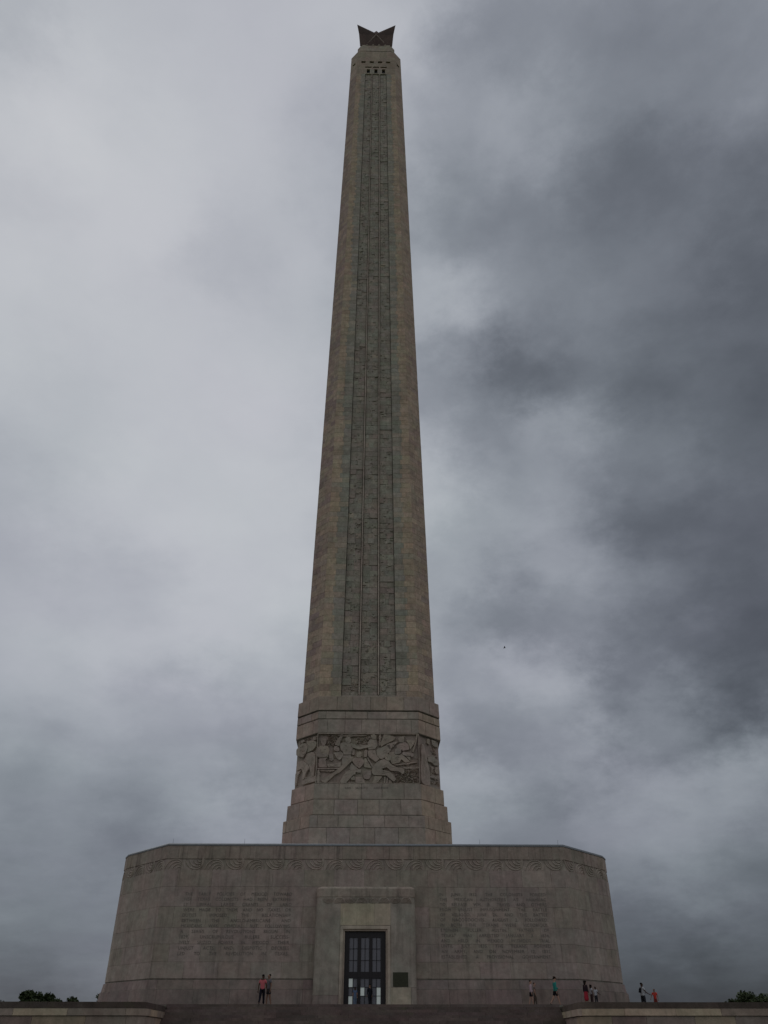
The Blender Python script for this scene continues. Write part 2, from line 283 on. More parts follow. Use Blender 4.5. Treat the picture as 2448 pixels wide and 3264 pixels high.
RELIEF_FRONT=[(1,[(-4.63,20.22),(-3.76,20.24),(-4.01,20.03),(-3.81,19.33),(-4.13,19.31),(-4.64,19.33)]),(2,[(-4.85,21.23),(-4.49,21.4),(-3.8,21.36),(-3.66,20.97),(-3.73,20.63),(-3.76,20.24),(-4.66,20.22),(-4.83,20.37)]),(3,[(-4.48,21.62),(-4.56,21.88),(-4.44,22.03),(-4.18,22.08),(-4.0,21.93),(-4.01,21.58),(-4.15,21.32),(-4.36,21.32)]),(3,[(-4.87,21.14),(-4.57,21.18),(-4.46,20.63),(-3.82,20.61),(-3.74,20.41),(-4.06,20.26),(-4.74,20.28),(-4.86,20.45)]),(2,[(-3.73,20.59),(-3.34,20.63),(-3.22,20.08),(-3.44,19.86),(-3.65,20.07)]),(1,[(-3.3,20.72),(-2.92,20.8),(-2.58,20.85),(-2.31,20.64),(-2.31,20.46),(-2.56,20.08),(-2.72,19.99),(-2.99,20.2),(-3.17,20.5)]),(2,[(-3.24,21.32),(-2.98,21.37),(-2.76,21.19),(-2.69,20.89),(-2.92,20.8),(-3.22,20.89),(-3.3,21.1)]),(1,[(-3.86,19.65),(-3.39,19.61),(-2.55,19.87),(-2.53,19.36),(-3.77,19.35)]),(2,[(-3.2,21.45),(-3.04,21.89),(-2.71,22.28),(-2.63,22.55),(-2.41,22.51),(-2.45,22.2),(-2.65,21.8),(-2.72,21.32),(-3.11,21.41)]),(2,[(-2.69,21.63),(-2.17,21.72),(-1.48,21.59),(-1.42,21.2),(-1.55,20.81),(-1.58,20.51),(-2.31,20.51),(-2.41,20.81),(-2.58,20.93),(-2.68,21.24)]),(3,[(-2.22,22.07),(-2.1,22.2),(-1.75,22.2),(-1.62,21.98),(-1.63,21.76),(-1.74,21.61),(-2.0,21.63),(-2.17,21.76)]),(3,[(-1.74,21.63),(-1.3,21.5),(-0.87,21.42),(-0.0,21.47),(0.28,21.38),(0.26,21.21),(-0.22,21.16),(-0.82,20.99),(-1.47,21.16)]),(1,[(-2.35,20.49),(-1.58,20.51),(-1.62,20.25),(-2.12,19.78),(-2.41,19.49),(-2.45,20.04)]),(1,[(-1.51,21.07),(-1.25,21.03),(-1.26,20.47),(-1.56,20.51)]),(2,[(-4.74,19.27),(-2.53,19.32),(-2.57,19.17),(-4.73,19.12)]),(2,[(-4.73,19.11),(-4.5,19.12),(-4.46,17.9),(-4.76,17.89)]),(1,[(-4.46,19.1),(-3.04,19.13),(-3.2,18.94),(-4.45,18.95)]),(3,[(-4.35,18.06),(-3.44,18.69),(-2.95,19.06),(-1.54,20.38),(-1.41,20.3),(-1.44,19.96),(-2.68,18.77),(-2.94,18.73),(-3.83,17.9),(-4.13,17.92)]),(3,[(-1.53,20.13),(-1.27,20.21),(-1.1,20.26),(-0.55,20.22),(-0.33,19.96),(-0.41,19.62),(-0.81,19.18),(-1.26,19.58),(-1.48,19.87)]),(4,[(-1.11,20.51),(-1.03,20.73),(-0.81,20.84),(-0.6,20.73),(-0.55,20.47),(-0.68,20.22),(-0.93,20.21),(-1.08,20.3)]),(2,[(-1.56,19.79),(-1.26,19.51),(-0.83,19.15),(-0.62,19.2),(-0.61,18.82),(-1.08,18.86),(-1.76,19.11)]),(3,[(-2.01,18.94),(-1.72,19.07),(-1.12,18.99),(-1.16,18.65),(-1.33,18.65),(-1.9,17.99),(-1.98,17.89),(-2.49,17.88),(-2.58,18.03),(-2.42,18.4)]),(1,[(-1.66,18.24),(-1.33,18.61),(-1.2,18.45),(-1.19,18.12)]),(2,[(-1.15,18.45),(-0.56,18.45),(-0.26,18.08),(-0.26,17.89),(-1.16,17.89)]),(1,[(-0.19,19.08),(0.32,19.06),(0.32,18.62),(0.12,18.24),(-0.35,18.26),(-0.5,18.74)]),(2,[(-0.09,21.64),(0.16,22.03),(0.82,21.99),(0.9,21.43),(0.65,21.04),(0.04,20.99),(-0.05,21.34)]),(3,[(0.25,22.43),(0.55,22.52),(0.81,22.35),(0.77,21.99),(0.42,21.99),(0.25,22.17)]),(3,[(0.0,20.95),(0.69,20.99),(0.78,20.52),(1.12,20.14),(0.74,19.8),(0.05,20.3),(-0.04,20.65)]),(2,[(-0.34,20.99),(-0.04,20.99),(-0.08,20.3),(-0.42,20.3)]),(2,[(-0.12,20.28),(0.03,20.28),(0.49,19.42),(0.4,19.29)]),(1,[(-0.38,20.22),(-0.16,20.22),(0.19,19.58),(0.4,19.25),(-0.41,19.37)]),(2,[(1.3,21.95),(1.48,22.53),(1.87,22.53),(2.44,22.31),(2.65,22.22),(2.52,21.96),(2.08,21.74),(1.52,21.47),(1.22,21.26),(1.09,21.6)]),(1,[(0.79,21.04),(1.65,21.43),(2.08,21.56),(2.21,21.0),(1.99,20.74),(1.43,20.14),(1.13,20.14),(0.79,20.52)]),(2,[(1.04,22.52),(1.26,22.52),(1.17,21.43),(1.0,21.34)]),(3,[(0.36,19.2),(0.49,19.46),(0.88,19.88),(1.52,20.16),(2.03,19.89),(2.2,19.63),(2.67,19.38),(3.35,19.26),(3.45,18.97),(3.39,18.76),(3.22,18.71),(2.92,18.94),(2.11,19.02),(1.78,19.34),(1.35,19.21),(1.39,19.1),(2.07,18.98),(2.7,18.26),(2.4,17.97),(1.77,18.54),(1.65,18.58),(0.55,18.6),(0.37,18.83)]),(4,[(1.52,20.31),(1.61,20.53),(1.86,20.61),(2.12,20.48),(2.21,20.31),(2.16,20.06),(1.99,19.91),(1.65,20.06)]),(2,[(0.55,18.56),(1.39,18.54),(0.93,17.91),(0.34,17.91),(0.55,18.21)]),(1,[(1.52,18.48),(1.69,18.52),(1.65,17.91),(1.44,17.91)]),(1,[(1.75,18.46),(1.9,18.38),(1.86,17.91),(1.67,17.91)]),(1,[(1.96,18.29),(2.28,18.01),(2.24,17.92),(1.92,17.91)]),(2,[(2.73,21.44),(3.04,21.66),(3.56,21.79),(3.86,21.53),(3.94,21.01),(3.33,20.9),(3.2,20.96),(2.69,21.18)]),(3,[(2.89,21.83),(2.87,22.14),(3.05,22.31),(3.57,22.29),(3.44,22.14),(3.47,21.88),(3.34,21.7),(3.0,21.7)]),(3,[(3.33,20.86),(3.93,20.73),(4.15,20.73),(4.32,20.67),(4.33,20.41),(4.14,20.28),(4.05,20.41),(3.54,20.41),(3.2,20.58)]),(4,[(4.62,22.59),(4.8,22.59),(4.6,21.58),(4.32,20.75),(4.23,20.75),(4.19,20.92),(4.47,21.66)]),(2,[(1.99,20.78),(2.51,20.83),(2.55,20.57),(2.94,20.53),(3.2,20.62),(3.45,20.41),(4.0,19.9),(3.53,19.77),(3.15,20.11),(2.97,19.76),(2.29,19.63),(2.08,19.97),(2.21,20.31),(1.95,20.61)]),(3,[(2.51,20.62),(2.56,21.0),(2.64,21.15),(2.95,21.18),(3.16,21.01),(3.13,20.7),(2.94,20.57),(2.64,20.55)]),(1,[(3.54,20.41),(4.01,20.39),(4.02,19.92)]),(1,[(3.56,21.96),(4.48,21.95),(4.52,21.79),(4.25,21.36),(3.98,21.01),(3.9,21.49)]),(3,[(2.29,19.58),(4.56,19.88),(4.58,19.77),(2.71,19.5)]),(1,[(2.67,19.43),(4.87,19.44),(4.86,19.27),(3.52,19.2)]),(1,[(1.65,21.52),(2.65,21.83),(2.91,21.79),(2.69,21.61),(2.08,21.0)]),(1,[(-3.15,22.58),(-0.15,22.6),(-0.15,22.48),(-3.15,22.42)]),(2,[(-3.15,22.39),(-0.15,22.42),(-0.17,22.31),(-2.45,22.24)])]
RELIEF_LEFT=[(2,[(0.11,20.96),(0.9,20.95),(1.26,20.65),(1.44,20.16),(1.35,19.39),(1.32,18.51),(1.03,18.57),(0.69,19.2),(0.5,19.78),(0.2,19.94),(-0.33,20.37),(-0.1,20.58)]),(3,[(-0.04,22.14),(0.26,22.14),(1.31,21.87),(1.48,21.61),(1.4,21.33),(0.94,21.04),(0.11,20.99),(0.28,21.31),(0.25,21.65),(0.03,21.93)]),(4,[(0.98,22.38),(1.38,22.32),(1.43,21.98),(1.16,21.94),(0.95,22.12)]),(3,[(-1.27,20.23),(-1.18,20.38),(-0.33,20.33),(0.45,19.79),(0.63,19.37),(0.26,19.13),(0.02,18.51),(-0.27,18.5),(-0.28,19.23),(-0.56,19.61),(-0.85,19.53),(-1.21,19.57)]),(4,[(-0.97,21.91),(-0.68,22.08),(-0.18,22.0),(0.25,21.65),(0.23,21.32),(0.06,21.0),(-0.36,20.63),(-0.51,20.69),(-1.23,20.94),(-1.4,21.08),(-1.45,21.62)]),(3,[(-0.91,22.4),(-0.51,22.45),(-0.29,22.2),(-0.49,22.11),(-0.9,22.2)]),(2,[(-0.75,19.5),(-0.51,19.55),(-0.96,19.04),(-1.12,18.15),(-1.37,18.2),(-1.39,19.38)]),(1,[(0.0,18.73),(1.67,18.57),(1.71,18.04),(-0.28,18.03),(-0.36,18.49)])]
RELIEF_RIGHT=[(4,[(-1.28,21.3),(-1.13,21.73),(-0.87,21.65),(-0.75,21.29),(-0.52,20.73),(-0.48,20.05),(-0.19,19.3),(-0.19,18.08),(-0.46,17.86),(-0.91,17.82),(-1.35,17.94),(-1.5,18.2),(-1.47,19.67),(-1.31,20.39),(-1.36,20.81)]),(2,[(-0.44,20.92),(-0.05,20.83),(0.0,20.58),(-0.27,20.39),(-0.43,20.58)]),(2,[(0.3,22.45),(1.04,22.44),(1.35,21.84),(0.47,21.86)]),(1,[(-0.24,22.46),(0.16,22.46),(0.07,21.86),(-0.33,21.95)]),(3,[(0.42,20.97),(0.87,20.59),(1.27,20.59),(1.31,20.12),(0.56,19.96),(0.18,20.18),(-0.35,20.16),(-0.4,20.36)]),(2,[(0.09,19.82),(0.49,19.86),(0.27,19.34),(0.12,19.15)]),(2,[(0.69,19.86),(1.3,19.98),(1.33,19.39),(0.85,19.21),(0.6,19.41)]),(1,[(-0.15,18.92),(1.38,19.14),(1.22,18.72),(-0.09,18.72)])]
# ================================================================ SETTING
g = MB(); g.add([(-4000, -4000, -3.42), (4000, -4000, -3.42), (4000, 4000, -3.42), (-4000, 4000, -3.42)], [(0, 1, 2, 3)])
tag(g.build('ground', GRASS), kind='structure')
g = MB(); g.box(-11.4, 11.5, -75, -11.9, -3.5, -3.40)
tag(g.build('path', PAVE), kind='structure')
g = MB(); g.box(-75, 75, -4.35, 90, -0.5, -0.006)
tag(g.build('plaza', PAVE), kind='structure')
for sx in (-1, 1):
    g = MB(); x0, x1 = sorted((sx * 12.3, sx * 75)); g.box(x0, x1, -12.1, -4.5, -0.9, -0.24)
    tag(g.build('lawn', GRASS), kind='structure')
stairs = MB(); stairs.box(-12.5, 12.5, -4.40, -3.9, -3.6, -0.05, GREEN)
stairs = tag(stairs.build('stairs', STEPM), kind='structure')
PINV[stairs.name] = Matrix.Identity(4)
for k in range(23):
    z = -0.15 * k; y = -4.5 - 0.33 * k; m = MB()
    xr = 11.75 + .05 * (y + 12.5) + .1
    x = -xr - rnd.uniform(0, .3); first = True
    # each step is laid in long stones
    ln = []
    while x < xr:
        w = rnd.uniform(1.8, 2.6); e = min(x + w, xr)
        if xr - e < 0.8: e = xr
        dz = rnd.uniform(-.008, .008); dy = rnd.uniform(-.012, .012)
        m.box(x + .006, e - .006, y - 0.02 + dy, y + 0.36, z - 0.16, z + dz - .002 * k, jit((0.115, 0.090, 0.080), .13, .03)); x = e
    m.build('step', STEPM, stairs)

# ---------------------------------------------------------------- retaining walls beside the steps
def retaining(sx, label):
    root = empty('retaining_wall', (sx * 12, -12.5, -3.4))
    tag(root, label, 'retaining wall', 'terrace retaining walls beside the steps')
    xc, yc = sx * 11.75, -12.5
    def line(off):            # plan of the wall face pushed out by off, from the flank's back end to the far front
        r = 0.75; pts = [(sx * (12.35 - off), -3.9)]
        pts.append((sx * (11.75 - off + .02), yc + r))
        for k in range(1, 6):
            a = k / 6 * math.pi / 2
            pts.append((sx * (11.75 + r - (r + off) * math.cos(a)), yc + r - (r + off) * math.sin(a)))
        pts.append((sx * (11.75 + r), yc - off)); pts.append((sx * 62, yc - off))
        return pts
    # inner core
    o = line(-0.04); inn = line(-0.9)
    m = MB(); n = len(o)
    for (z0, z1) in ((-3.6, -0.2),):
        vs = [(*p, z0) for p in o] + [(*p, z1) for p in o] + [(*p, z0) for p in inn] + [(*p, z1) for p in inn]
        fs = []
        for i in range(n - 1):
            fs += [(i, i + 1, n + i + 1, n + i), (n + i, n + i + 1, 3 * n + i + 1, 3 * n + i), (2 * n + i, 2 * n + i + 1, 3 * n + i + 1, 3 * n + i)]
        fs += [(0, n, 3 * n, 2 * n), (n - 1, 2 * n - 1, 4 * n - 1, 3 * n - 1)]
        m.add(vs, fs, (0.13, .12, .1))
    m.build('core', STEPM, root)
    def band(name, off, z0, z1, ln, tf, mat, depth=0.5, smax=62):
        pts = line(off); inn2 = line(off - depth)
        # cumulative lengths
        L = [0]
        for i in range(len(pts) - 1): L.append(L[-1] + math.dist(pts[i], pts[i + 1]))
        def at(ps, s):
            for i in range(len(L) - 1):
                if s <= L[i + 1] or i == len(L) - 2:
                    t = (s - L[i]) / (L[i + 1] - L[i]); a, b = ps[i], ps[i + 1]
                    return (a[0] + (b[0] - a[0]) * t, a[1] + (b[1] - a[1]) * t)
        cuts = [0]
        while cuts[-1] < L[-1]: cuts.append(cuts[-1] + rnd.uniform(.75, 1.2) * ln)
        cuts[-1] = L[-1]; first = True
        for a, b in zip(cuts[:-1], cuts[1:]):
            if b - a < .05: continue
            ss = [a + .008] + [l for l in L if a + .03 < l < b - .03] + [b - .008]
            k = len(ss); dz = rnd.uniform(-.006, .006)
            vs = []; e = rnd.uniform(-.008, .008)
            for z in (z0 + .008, z1 - .008 + dz):
                vs += [(*at(pts, q), z) for q in ss]
            for z in (z0 + .008, z1 - .008 + dz):
                vs += [(*at(inn2, q), z) for q in ss]
            fs = []
            for i in range(k - 1):
                fs += [(i, i + 1, k + i + 1, k + i), (k + i, k + i + 1, 3 * k + i + 1, 3 * k + i), (i, i + 1, 2 * k + i + 1, 2 * k + i)]
            fs += [(0, k, 3 * k, 2 * k), (k - 1, 2 * k - 1, 4 * k - 1, 3 * k - 1)]
            mm = MB(); mm.add(vs, fs, tf(a)); mm.build(name, mat, root)
    band('cap_stone', -0.02, -.42, -.13, 3.0, lambda s: jit((0.085, 0.068, 0.058), .15), STEPM, .7)
    band('coping_stone', 0.07, -.77, -.44, 2.6, lambda s: jit(rnd.choice(((0.29, .235, .17), (.21, .17, .14), (.18, .146, .124))), .12), STONE, .6)
    for (z0, z1, nm) in ((-1.7, -.79, 'wall_stone'), (-2.6, -1.7, 'wall_stone'), (-3.5, -2.6, 'wall_stone')):
        band(nm, 0.0, z0, z1, 2.4, lambda s: jit(rnd.choice(((0.215, .172, .128), (.155, .122, .105), (.18, .15, .125))), .12), STONE, .5)
retaining(-1, 'long stone retaining wall with a dark mossy top left of the steps, below the two adults by the text')
retaining(1, 'long stone retaining wall with a dark mossy top right of the steps, in front of the red clad child')

# ================================================================ MONUMENT
mon = empty('monument', (0, A, 0))
tag(mon, 'tall tapering stone monument tower with a star on top, standing on a wide inscribed base', 'monument')

def course(name, path0, path1, faces, z0, z1, bw, tf, mat, out=0.0, outj=0.008, gap=.006, bev=.01, back=.06, stagger=0.0, parent=mon, keep=None, stuff=None):
    """one course of stones round the given facets; keep = facets whose stones are objects, the rest go into stuff"""
    for i in faces:
        F = facet(path0, path1, i, z0, z1); n = nrm(F); L = (F[1] - F[0]).length
        k = max(1, round(L / bw)); cuts = [0.0]
        if k > 1:
            st = (stagger % 1.0) * (1.0 / k)
            xs = [st + j / k for j in range(0, k + 1)]
            xs = [x + rnd.uniform(-.06, .06) / k for x in xs if .25 / k < x < 1 - .25 / k]
            cuts += xs
        cuts.append(1.0)
        for a, b in zip(cuts[:-1], cuts[1:]):
            P = patch(F, a, b, 0, 1)
            mm = MB() if (keep is None or i in keep) else stuff
            mm.block(*P, n, out + rnd.uniform(-outj, outj), back, gap, bev, tf(i, (a + b) / 2))
            if mm is not stuff: mm.build(name, mat, parent)

# ---- base
BP = [(-14.75, 0), (14.75, 0), (18.75, 4.2), (19.22, 5.25), (19.22, 33), (14.75, 38.1), (-14.75, 38.1), (-19.22, 33), (-19.22, 5.25), (-18.75, 4.2)]
def grow(path, d):
    # parallel offset of a convex counter-clockwise plan
    out = []
    n = len(path)
    for i in range(n):
        p0, p1, p2 = Vector(path[i - 1]), Vector(path[i]), Vector(path[(i + 1) % n])
        d1 = (p1 - p0).normalized(); d2 = (p2 - p1).normalized()
        n1 = Vector((d1.y, -d1.x)); n2 = Vector((d2.y, -d2.x)); b = (n1 + n2).normalized()
        out.append(tuple(p1 + b * d / b.dot(n1)))
    return out
core = MB()
core.prism([(grow(BP, -.05), 0.0), (grow(BP, -.05), 8.47)], (0.17, .155, .13))
core.prism([(grow(BP, -.12), 8.46), (grow(BP, -.12), 9.26)], (0.17, .155, .13))
core.prism([(grow(BP, -.05), 9.24), (grow(BP, -.05), 10.14)], (0.17, .155, .13))
core.build('base_core', BASE, mon)
BC = [(0.235, .200, .170), (0.225, .194, .164), (0.245, .205, .178), (.217, .193, .158), (.232, .190, .168)]
def btf(i, s):
    return jit(rnd.choice(BC), .05, .015)
front = (9, 0, 1, 2 - 0, 8)  # chamfers, front, bevels
FRONTS = [8, 9, 0, 1, 2]
side = MB()
zs = [(1.62, 2.61), (2.61, 3.70), (3.70, 4.73), (4.73, 6.05), (6.05, 7.36), (7.36, 8.49)]
for q, (z0, z1) in enumerate(zs):
    course('wall_block', BP, BP, [3, 7] + FRONTS, z0, z1, 2.35, btf, BASE, outj=.004, gap=.004, bev=.006, stagger=.5 * (q % 2), keep=FRONTS, stuff=side)
fp = grow(BP, -.05)
course('wall_block', fp, fp, [3, 7] + FRONTS, 8.49, 9.23, 2.35, btf, BASE, outj=.003, gap=.003, bev=.004, keep=FRONTS, stuff=side)
course('wall_block', BP, BP, [3, 7] + FRONTS, 9.23, 10.14, 1.75, lambda i, s: jit((.222, .186, .155), .08, .02), STAINED, outj=.005, gap=.004, bev=.008, stagger=.5, keep=FRONTS, stuff=side)
p1 = grow(BP, .16)
def slope_course(pa, pb, z0, z1, bw, nm, tf):
    course(nm, pa, pb, [3, 7] + FRONTS, z0, z1, bw, tf, BASE, outj=.004, gap=.004, bev=.01, back=.3, stagger=.3, keep=FRONTS, stuff=side)
slope_course(grow(BP, .16), grow(BP, .08), .99, 1.54, 2.4, 'plinth_block', lambda i, s: jit((.172, .140, .124), .07))
p2 = grow(BP, .42)
slope_course(grow(BP, .30), grow(BP, .26), 0.0, .97, 2.4, 'plinth_block', lambda i, s: jit((.172, .140, .124), .07))
tag(side.build('side_wall_stones', BASE, mon), kind='stuff')
# sloping tops of the two plinth courses, and the flashing along the parapet
for z0, d0, z1, d1, nm in ((.965, .255, 1.0, .15, 'plinth_ledge'), (1.535, .075, 1.555, -.04, 'plinth_ledge')):
    m = MB(); a, b = grow(BP, d0), grow(BP, d1)
    n = len(a); m.add([(*p, z0) for p in a] + [(*p, z1) for p in b], [(i, (i + 1) % n, n + (i + 1) % n, n + i) for i in range(n)], (.10, .085, .07)); m.build(nm, BASE, mon)
m = MB(); m.prism([(grow(BP, .035), 10.145), (grow(BP, .035), 10.24), (grow(BP, -.05), 10.31)], (.3, .3, .3)); m.build('parapet_flashing', METAL, mon)
for x in (-14.55, -9.19, -3.6, 3.0, 8.57, 14.5):
    m = MB(); m.tube([(x, .6, 10.2), (x, .6, 10.74)], [.016, .008], 6); m.box(x - .05, x + .05, .55, .65, 10.2, 10.32); m.build('lightning_rod', METAL, mon)

# ---- scroll frieze
def scroll_mesh(name, up, W=.71, H=.70, sym=False, wd=.085, ht=.05):
    m = MB()
    for k in range(4):
        rx = W * (.96 - .235 * k); rz = H * (.97 - .235 * k)
        if rx < .08: continue
        cx = 0 if sym else W * .17 * k * .8
        a0, a1 = (180, 0) if sym else (180, -8 - 22 * k)
        pts = []
        n = 14
        for i in range(n + 1):
            a = R(a0 + (a1 - a0) * i / n)
            t = i / n
            sw = 0 if sym else -.16 * W * (1 - t) ** 3 * (1 - .5 * k / 3)
            x = cx + rx * math.cos(a) * (1 - (0 if sym else .22 * t * t)) + sw
            z = rz * max(math.sin(a), -.35)
            pts.append((x, z if up else H - z))
        # ridge with a triangular-round section; local frame x along the wall, y outwards, z up
        vs = []; fs = []
        for i, (x, z) in enumerate(pts):
            x0, z0 = pts[max(i - 1, 0)]; x1, z1 = pts[min(i + 1, len(pts) - 1)]
            d = math.hypot(x1 - x0, z1 - z0) or 1; nx, nz = -(z1 - z0) / d, (x1 - x0) / d
            w = wd * .5 * (1.0 if 0 < i < len(pts) - 1 else .5)
            for o_, h_ in ((-1, -.01), (-.7, ht * .75), (0, ht), (.7, ht * .75), (1, -.01)):
                vs.append((x + nx * w * o_, -h_, z + nz * w * o_))
        for i in range(len(pts) - 1):
            for j in range(4):
                b = i * 5 + j; fs.append((b, b + 1, b + 6, b + 5))
        m.add(vs, fs, (.25, .215, .18))
    o = m.build(name, BASE, None, smooth=True); me = o.data; bpy.data.objects.remove(o); return me
UP, DN = scroll_mesh('wave_scroll', True), scroll_mesh('wave_scroll', False)
for i in FRONTS:
    F = facet(fp, fp, i, 8.51, 9.2); n = nrm(F); L = (F[1] - F[0]).length
    k = max(1, round(L / 1.44)); step = L / k
    if L < 1.3: k = 1; step = L
    ux = (F[1] - F[0]).normalized()
    for j in range(k):
        o = bpy.data.objects.new('wave_scroll', UP if (j + i) % 2 == 0 else DN)
        o.parent = mon; o.matrix_parent_inverse = PINV['monument']; C.objects.link(o)
        P = F[0] + ux * (step * (j + .5))
        sc = min(1.0, step / 1.44)
        o.matrix_basis = Matrix(((ux.x * sc, -n.x, 0, P.x), (ux.y * sc, -n.y, 0, P.y), (0, 0, 1, P.z), (0, 0, 0, 1)))

# ---- inscriptions
def word_mesh(txt, size, ext=.004, off=.0):
    cu = bpy.data.curves.new('t', 'FONT'); cu.body = txt; cu.size = size; cu.extrude = ext; cu.offset = off; cu.resolution_u = 3; cu.space_character = 1.08
    ob = bpy.data.objects.new('t', cu); C.objects.link(ob)
    dg = bpy.context.evaluated_depsgraph_get(); me = bpy.data.meshes.new_from_object(ob.evaluated_get(dg))
    bpy.data.objects.remove(ob); bpy.data.curves.remove(cu)
    xs = [v.co.x for v in me.vertices]
    r = ([tuple(v.co) for v in me.vertices], [tuple(p.vertices) for p in me.polygons], min(xs), max(xs)); bpy.data.meshes.remove(me)
    return r
def inscription(lines, x0, x1, ztop, pitch, size, y, xl=None):
    for q, ln in enumerate(lines):
        ws = [word_mesh(w, size) for w in ln.split(' ')]
        tot = sum(w[3] - w[2] for w in ws); gap = (x1 - x0 - tot) / max(1, len(ws) - 1)
        m = MB(); x = x0; z = ztop - size * .69 - pitch * q
        for vs, fs, a, b in ws:
            m.add([(v[0] - a + x, y - v[2] - .002, v[1] + z) for v in vs], fs); x += b - a + gap
        m.build('inscription_line', LETTER, mon)
inscription(['THE EARLY POLICIES OF MEXICO TOWARD', 'HER TEXAS COLONISTS HAD BEEN EXTREME-', 'LY LIBERAL. LARGE GRANTS OF LAND',
 'WERE MADE TO THEM, AND NO TAXES OR', 'DUTIES IMPOSED. THE RELATIONSHIP', 'BETWEEN THE ANGLO-AMERICANS AND',
 'MEXICANS WAS CORDIAL. BUT, FOLLOWING', 'A SERIES OF REVOLUTIONS BEGUN IN', '1829, UNSCRUPULOUS RULERS SUCCESS-',
 'IVELY SEIZED POWER IN MEXICO. THEIR', 'UNJUST ACTS AND DESPOTIC DECREES', 'LED TO THE REVOLUTION IN TEXAS.'], -13.02, -5.33, 6.98, .342, .29, -.006)
inscription(['IN JUNE, 1832, THE COLONISTS FORCED', 'THE MEXICAN AUTHORITIES AT ANAHUAC', 'TO RELEASE WM. B. TRAVIS AND OTHERS',
 'FROM UNJUST IMPRISONMENT. THE BATTLE', 'OF VELASCO, JUNE 26, AND THE BATTLE', 'OF NACOGDOCHES, AUGUST 2, FOLLOWED;',
 'IN BOTH THE TEXANS WERE VICTORIOUS.', 'STEPHEN FULLER AUSTIN, "FATHER OF', 'TEXAS," WAS ARRESTED JANUARY 3, 1834,',
 'AND HELD IN MEXICO WITHOUT TRIAL', 'UNTIL JULY, 1835. THE TEXANS FORMED', 'AN ARMY, AND ON NOVEMBER 12, 1835,',
 'ESTABLISHED A PROVISIONAL GOVERNMENT.'], 5.33, 13.02, 6.98, .328, .285, -.006)

# ---- portal
def rounded(x0, x1, y0, y1, r, side_):
    """plan of a pier with its outer front corner rounded (side_ -1 left, +1 right), counter-clockwise"""
    pts = []
    if side_ < 0:
        for k in range(7):
            a = R(180 + 90 * k / 6); pts.append((x0 + r + r * math.cos(a), y0 + r + r * math.sin(a)))
        pts += [(x1, y0), (x1, y1), (x0, y1)]
    else:
        pts = [(x0, y1), (x0, y0)]
        for k in range(7):
            a = R(270 + 90 * k / 6); pts.append((x1 - r + r * math.cos(a), y0 + r + r * math.sin(a)))
        pts += [(x1, y1)]
    return pts
PY = -.92
for s_, cs in ((-1, [(0, .62, (.20, .165, .145)), (.62, 6.16, (.225, .205, .17))]), (1, [(0, 1.07, (.30, .26, .20)), (1.07, 6.16, (.235, .215, .18))])):
    for (z0, z1, c) in cs:
        x0, x1 = (-3.52, -1.76) if s_ < 0 else (1.76, 3.52)
        m = MB(); pl = rounded(x0, x1, PY, .02, .42, s_)
        if s_ > 0 and z0 == 0: pl = rounded(x0, 3.12, PY - .012, .02, .05, s_)
        pin = grow(pl, -.012)
        m.prism([(pin, z0 + .003), (pl, z0 + .014), (pl, z1 - .014), (pin, z1 - .003)], c); m.build('pier_stone', BASE, mon)
m = MB(); m.prism([(rounded(3.13, 3.52, PY, .02, .38, 1), 0.0), (rounded(3.13, 3.52, PY, .02, .38, 1), 1.066)], (.205, .175, .15)); m.build('pier_stone', BASE, mon)
for a, b in ((-1.755, -.615), (-.605, .605), (.615, 1.755)):
    m = MB(); pl = [(a, PY - .004), (b, PY - .004), (b, .02), (a, .02)]; pin = grow(pl, -.012)
    m.prism([(pin, 4.79), (pl, 4.80), (pl, 6.15), (pin, 6.16)], jit((.325, .282, .212), .04)); m.build('lintel_stone', BASE, mon)
def ringplan(d):
    a = rounded(-3.52 - d, 0, PY - d, .02, .42 + d, -1)[:-2]; b = rounded(0, 3.52 + d, PY - d, .02, .42 + d, 1)[2:]
    return a[:-1] + b + [(-3.52 - d, .02)]
m = MB(); m.prism([(ringplan(-.035), 6.155), (ringplan(-.035), 6.58)], (.235, .212, .178)); m.build('portal_frieze', BASE, mon)
m = MB(); m.prism([(ringplan(-.02), 6.575), (ringplan(.0), 6.60), (ringplan(.0), 7.12), (ringplan(-.06), 7.21), (ringplan(-.16), 7.26)], (.235, .20, .165)); m.build('portal_cornice', STAINED, mon)
SU, SD_ = scroll_mesh('small_scroll', True, .385, .36, True, .062, .075), scroll_mesh('small_scroll', False, .385, .36, True, .062, .075)
for j in range(8):
    o = bpy.data.objects.new('small_scroll', SD_ if j % 2 == 0 else SU)
    o.parent = mon; o.matrix_parent_inverse = PINV['monument']; C.objects.link(o)
    o.matrix_basis = Matrix.Translation((-2.65 + j * .79, PY + .035, 6.18))
# door frame moulding
for (x0, x1, z0, z1) in ((-1.745, -1.54, 0, 4.77), (1.54, 1.745, 0, 4.77), (-1.54, 1.54, 4.56, 4.77)):
    m = MB(); m.box(x0, x1, PY - .035, -.02, z0, z1, (.30, .262, .21)); m.build('door_frame', BASE, mon)
for (x0, x1, z0, z1) in ((-1.54, -1.42, 0, 4.56), (1.42, 1.54, 0, 4.56), (-1.42, 1.42, 4.44, 4.56)):
    m = MB(); m.box(x0, x1, PY + .06, -.02, z0, z1, (.25, .21, .17)); m.build('door_frame', BASE, mon)
m = MB(); m.box(-1.75, 1.75, PY - .1, -.05, -.02, .045, (.2, .17, .14)); m.build('threshold', BASE, mon)
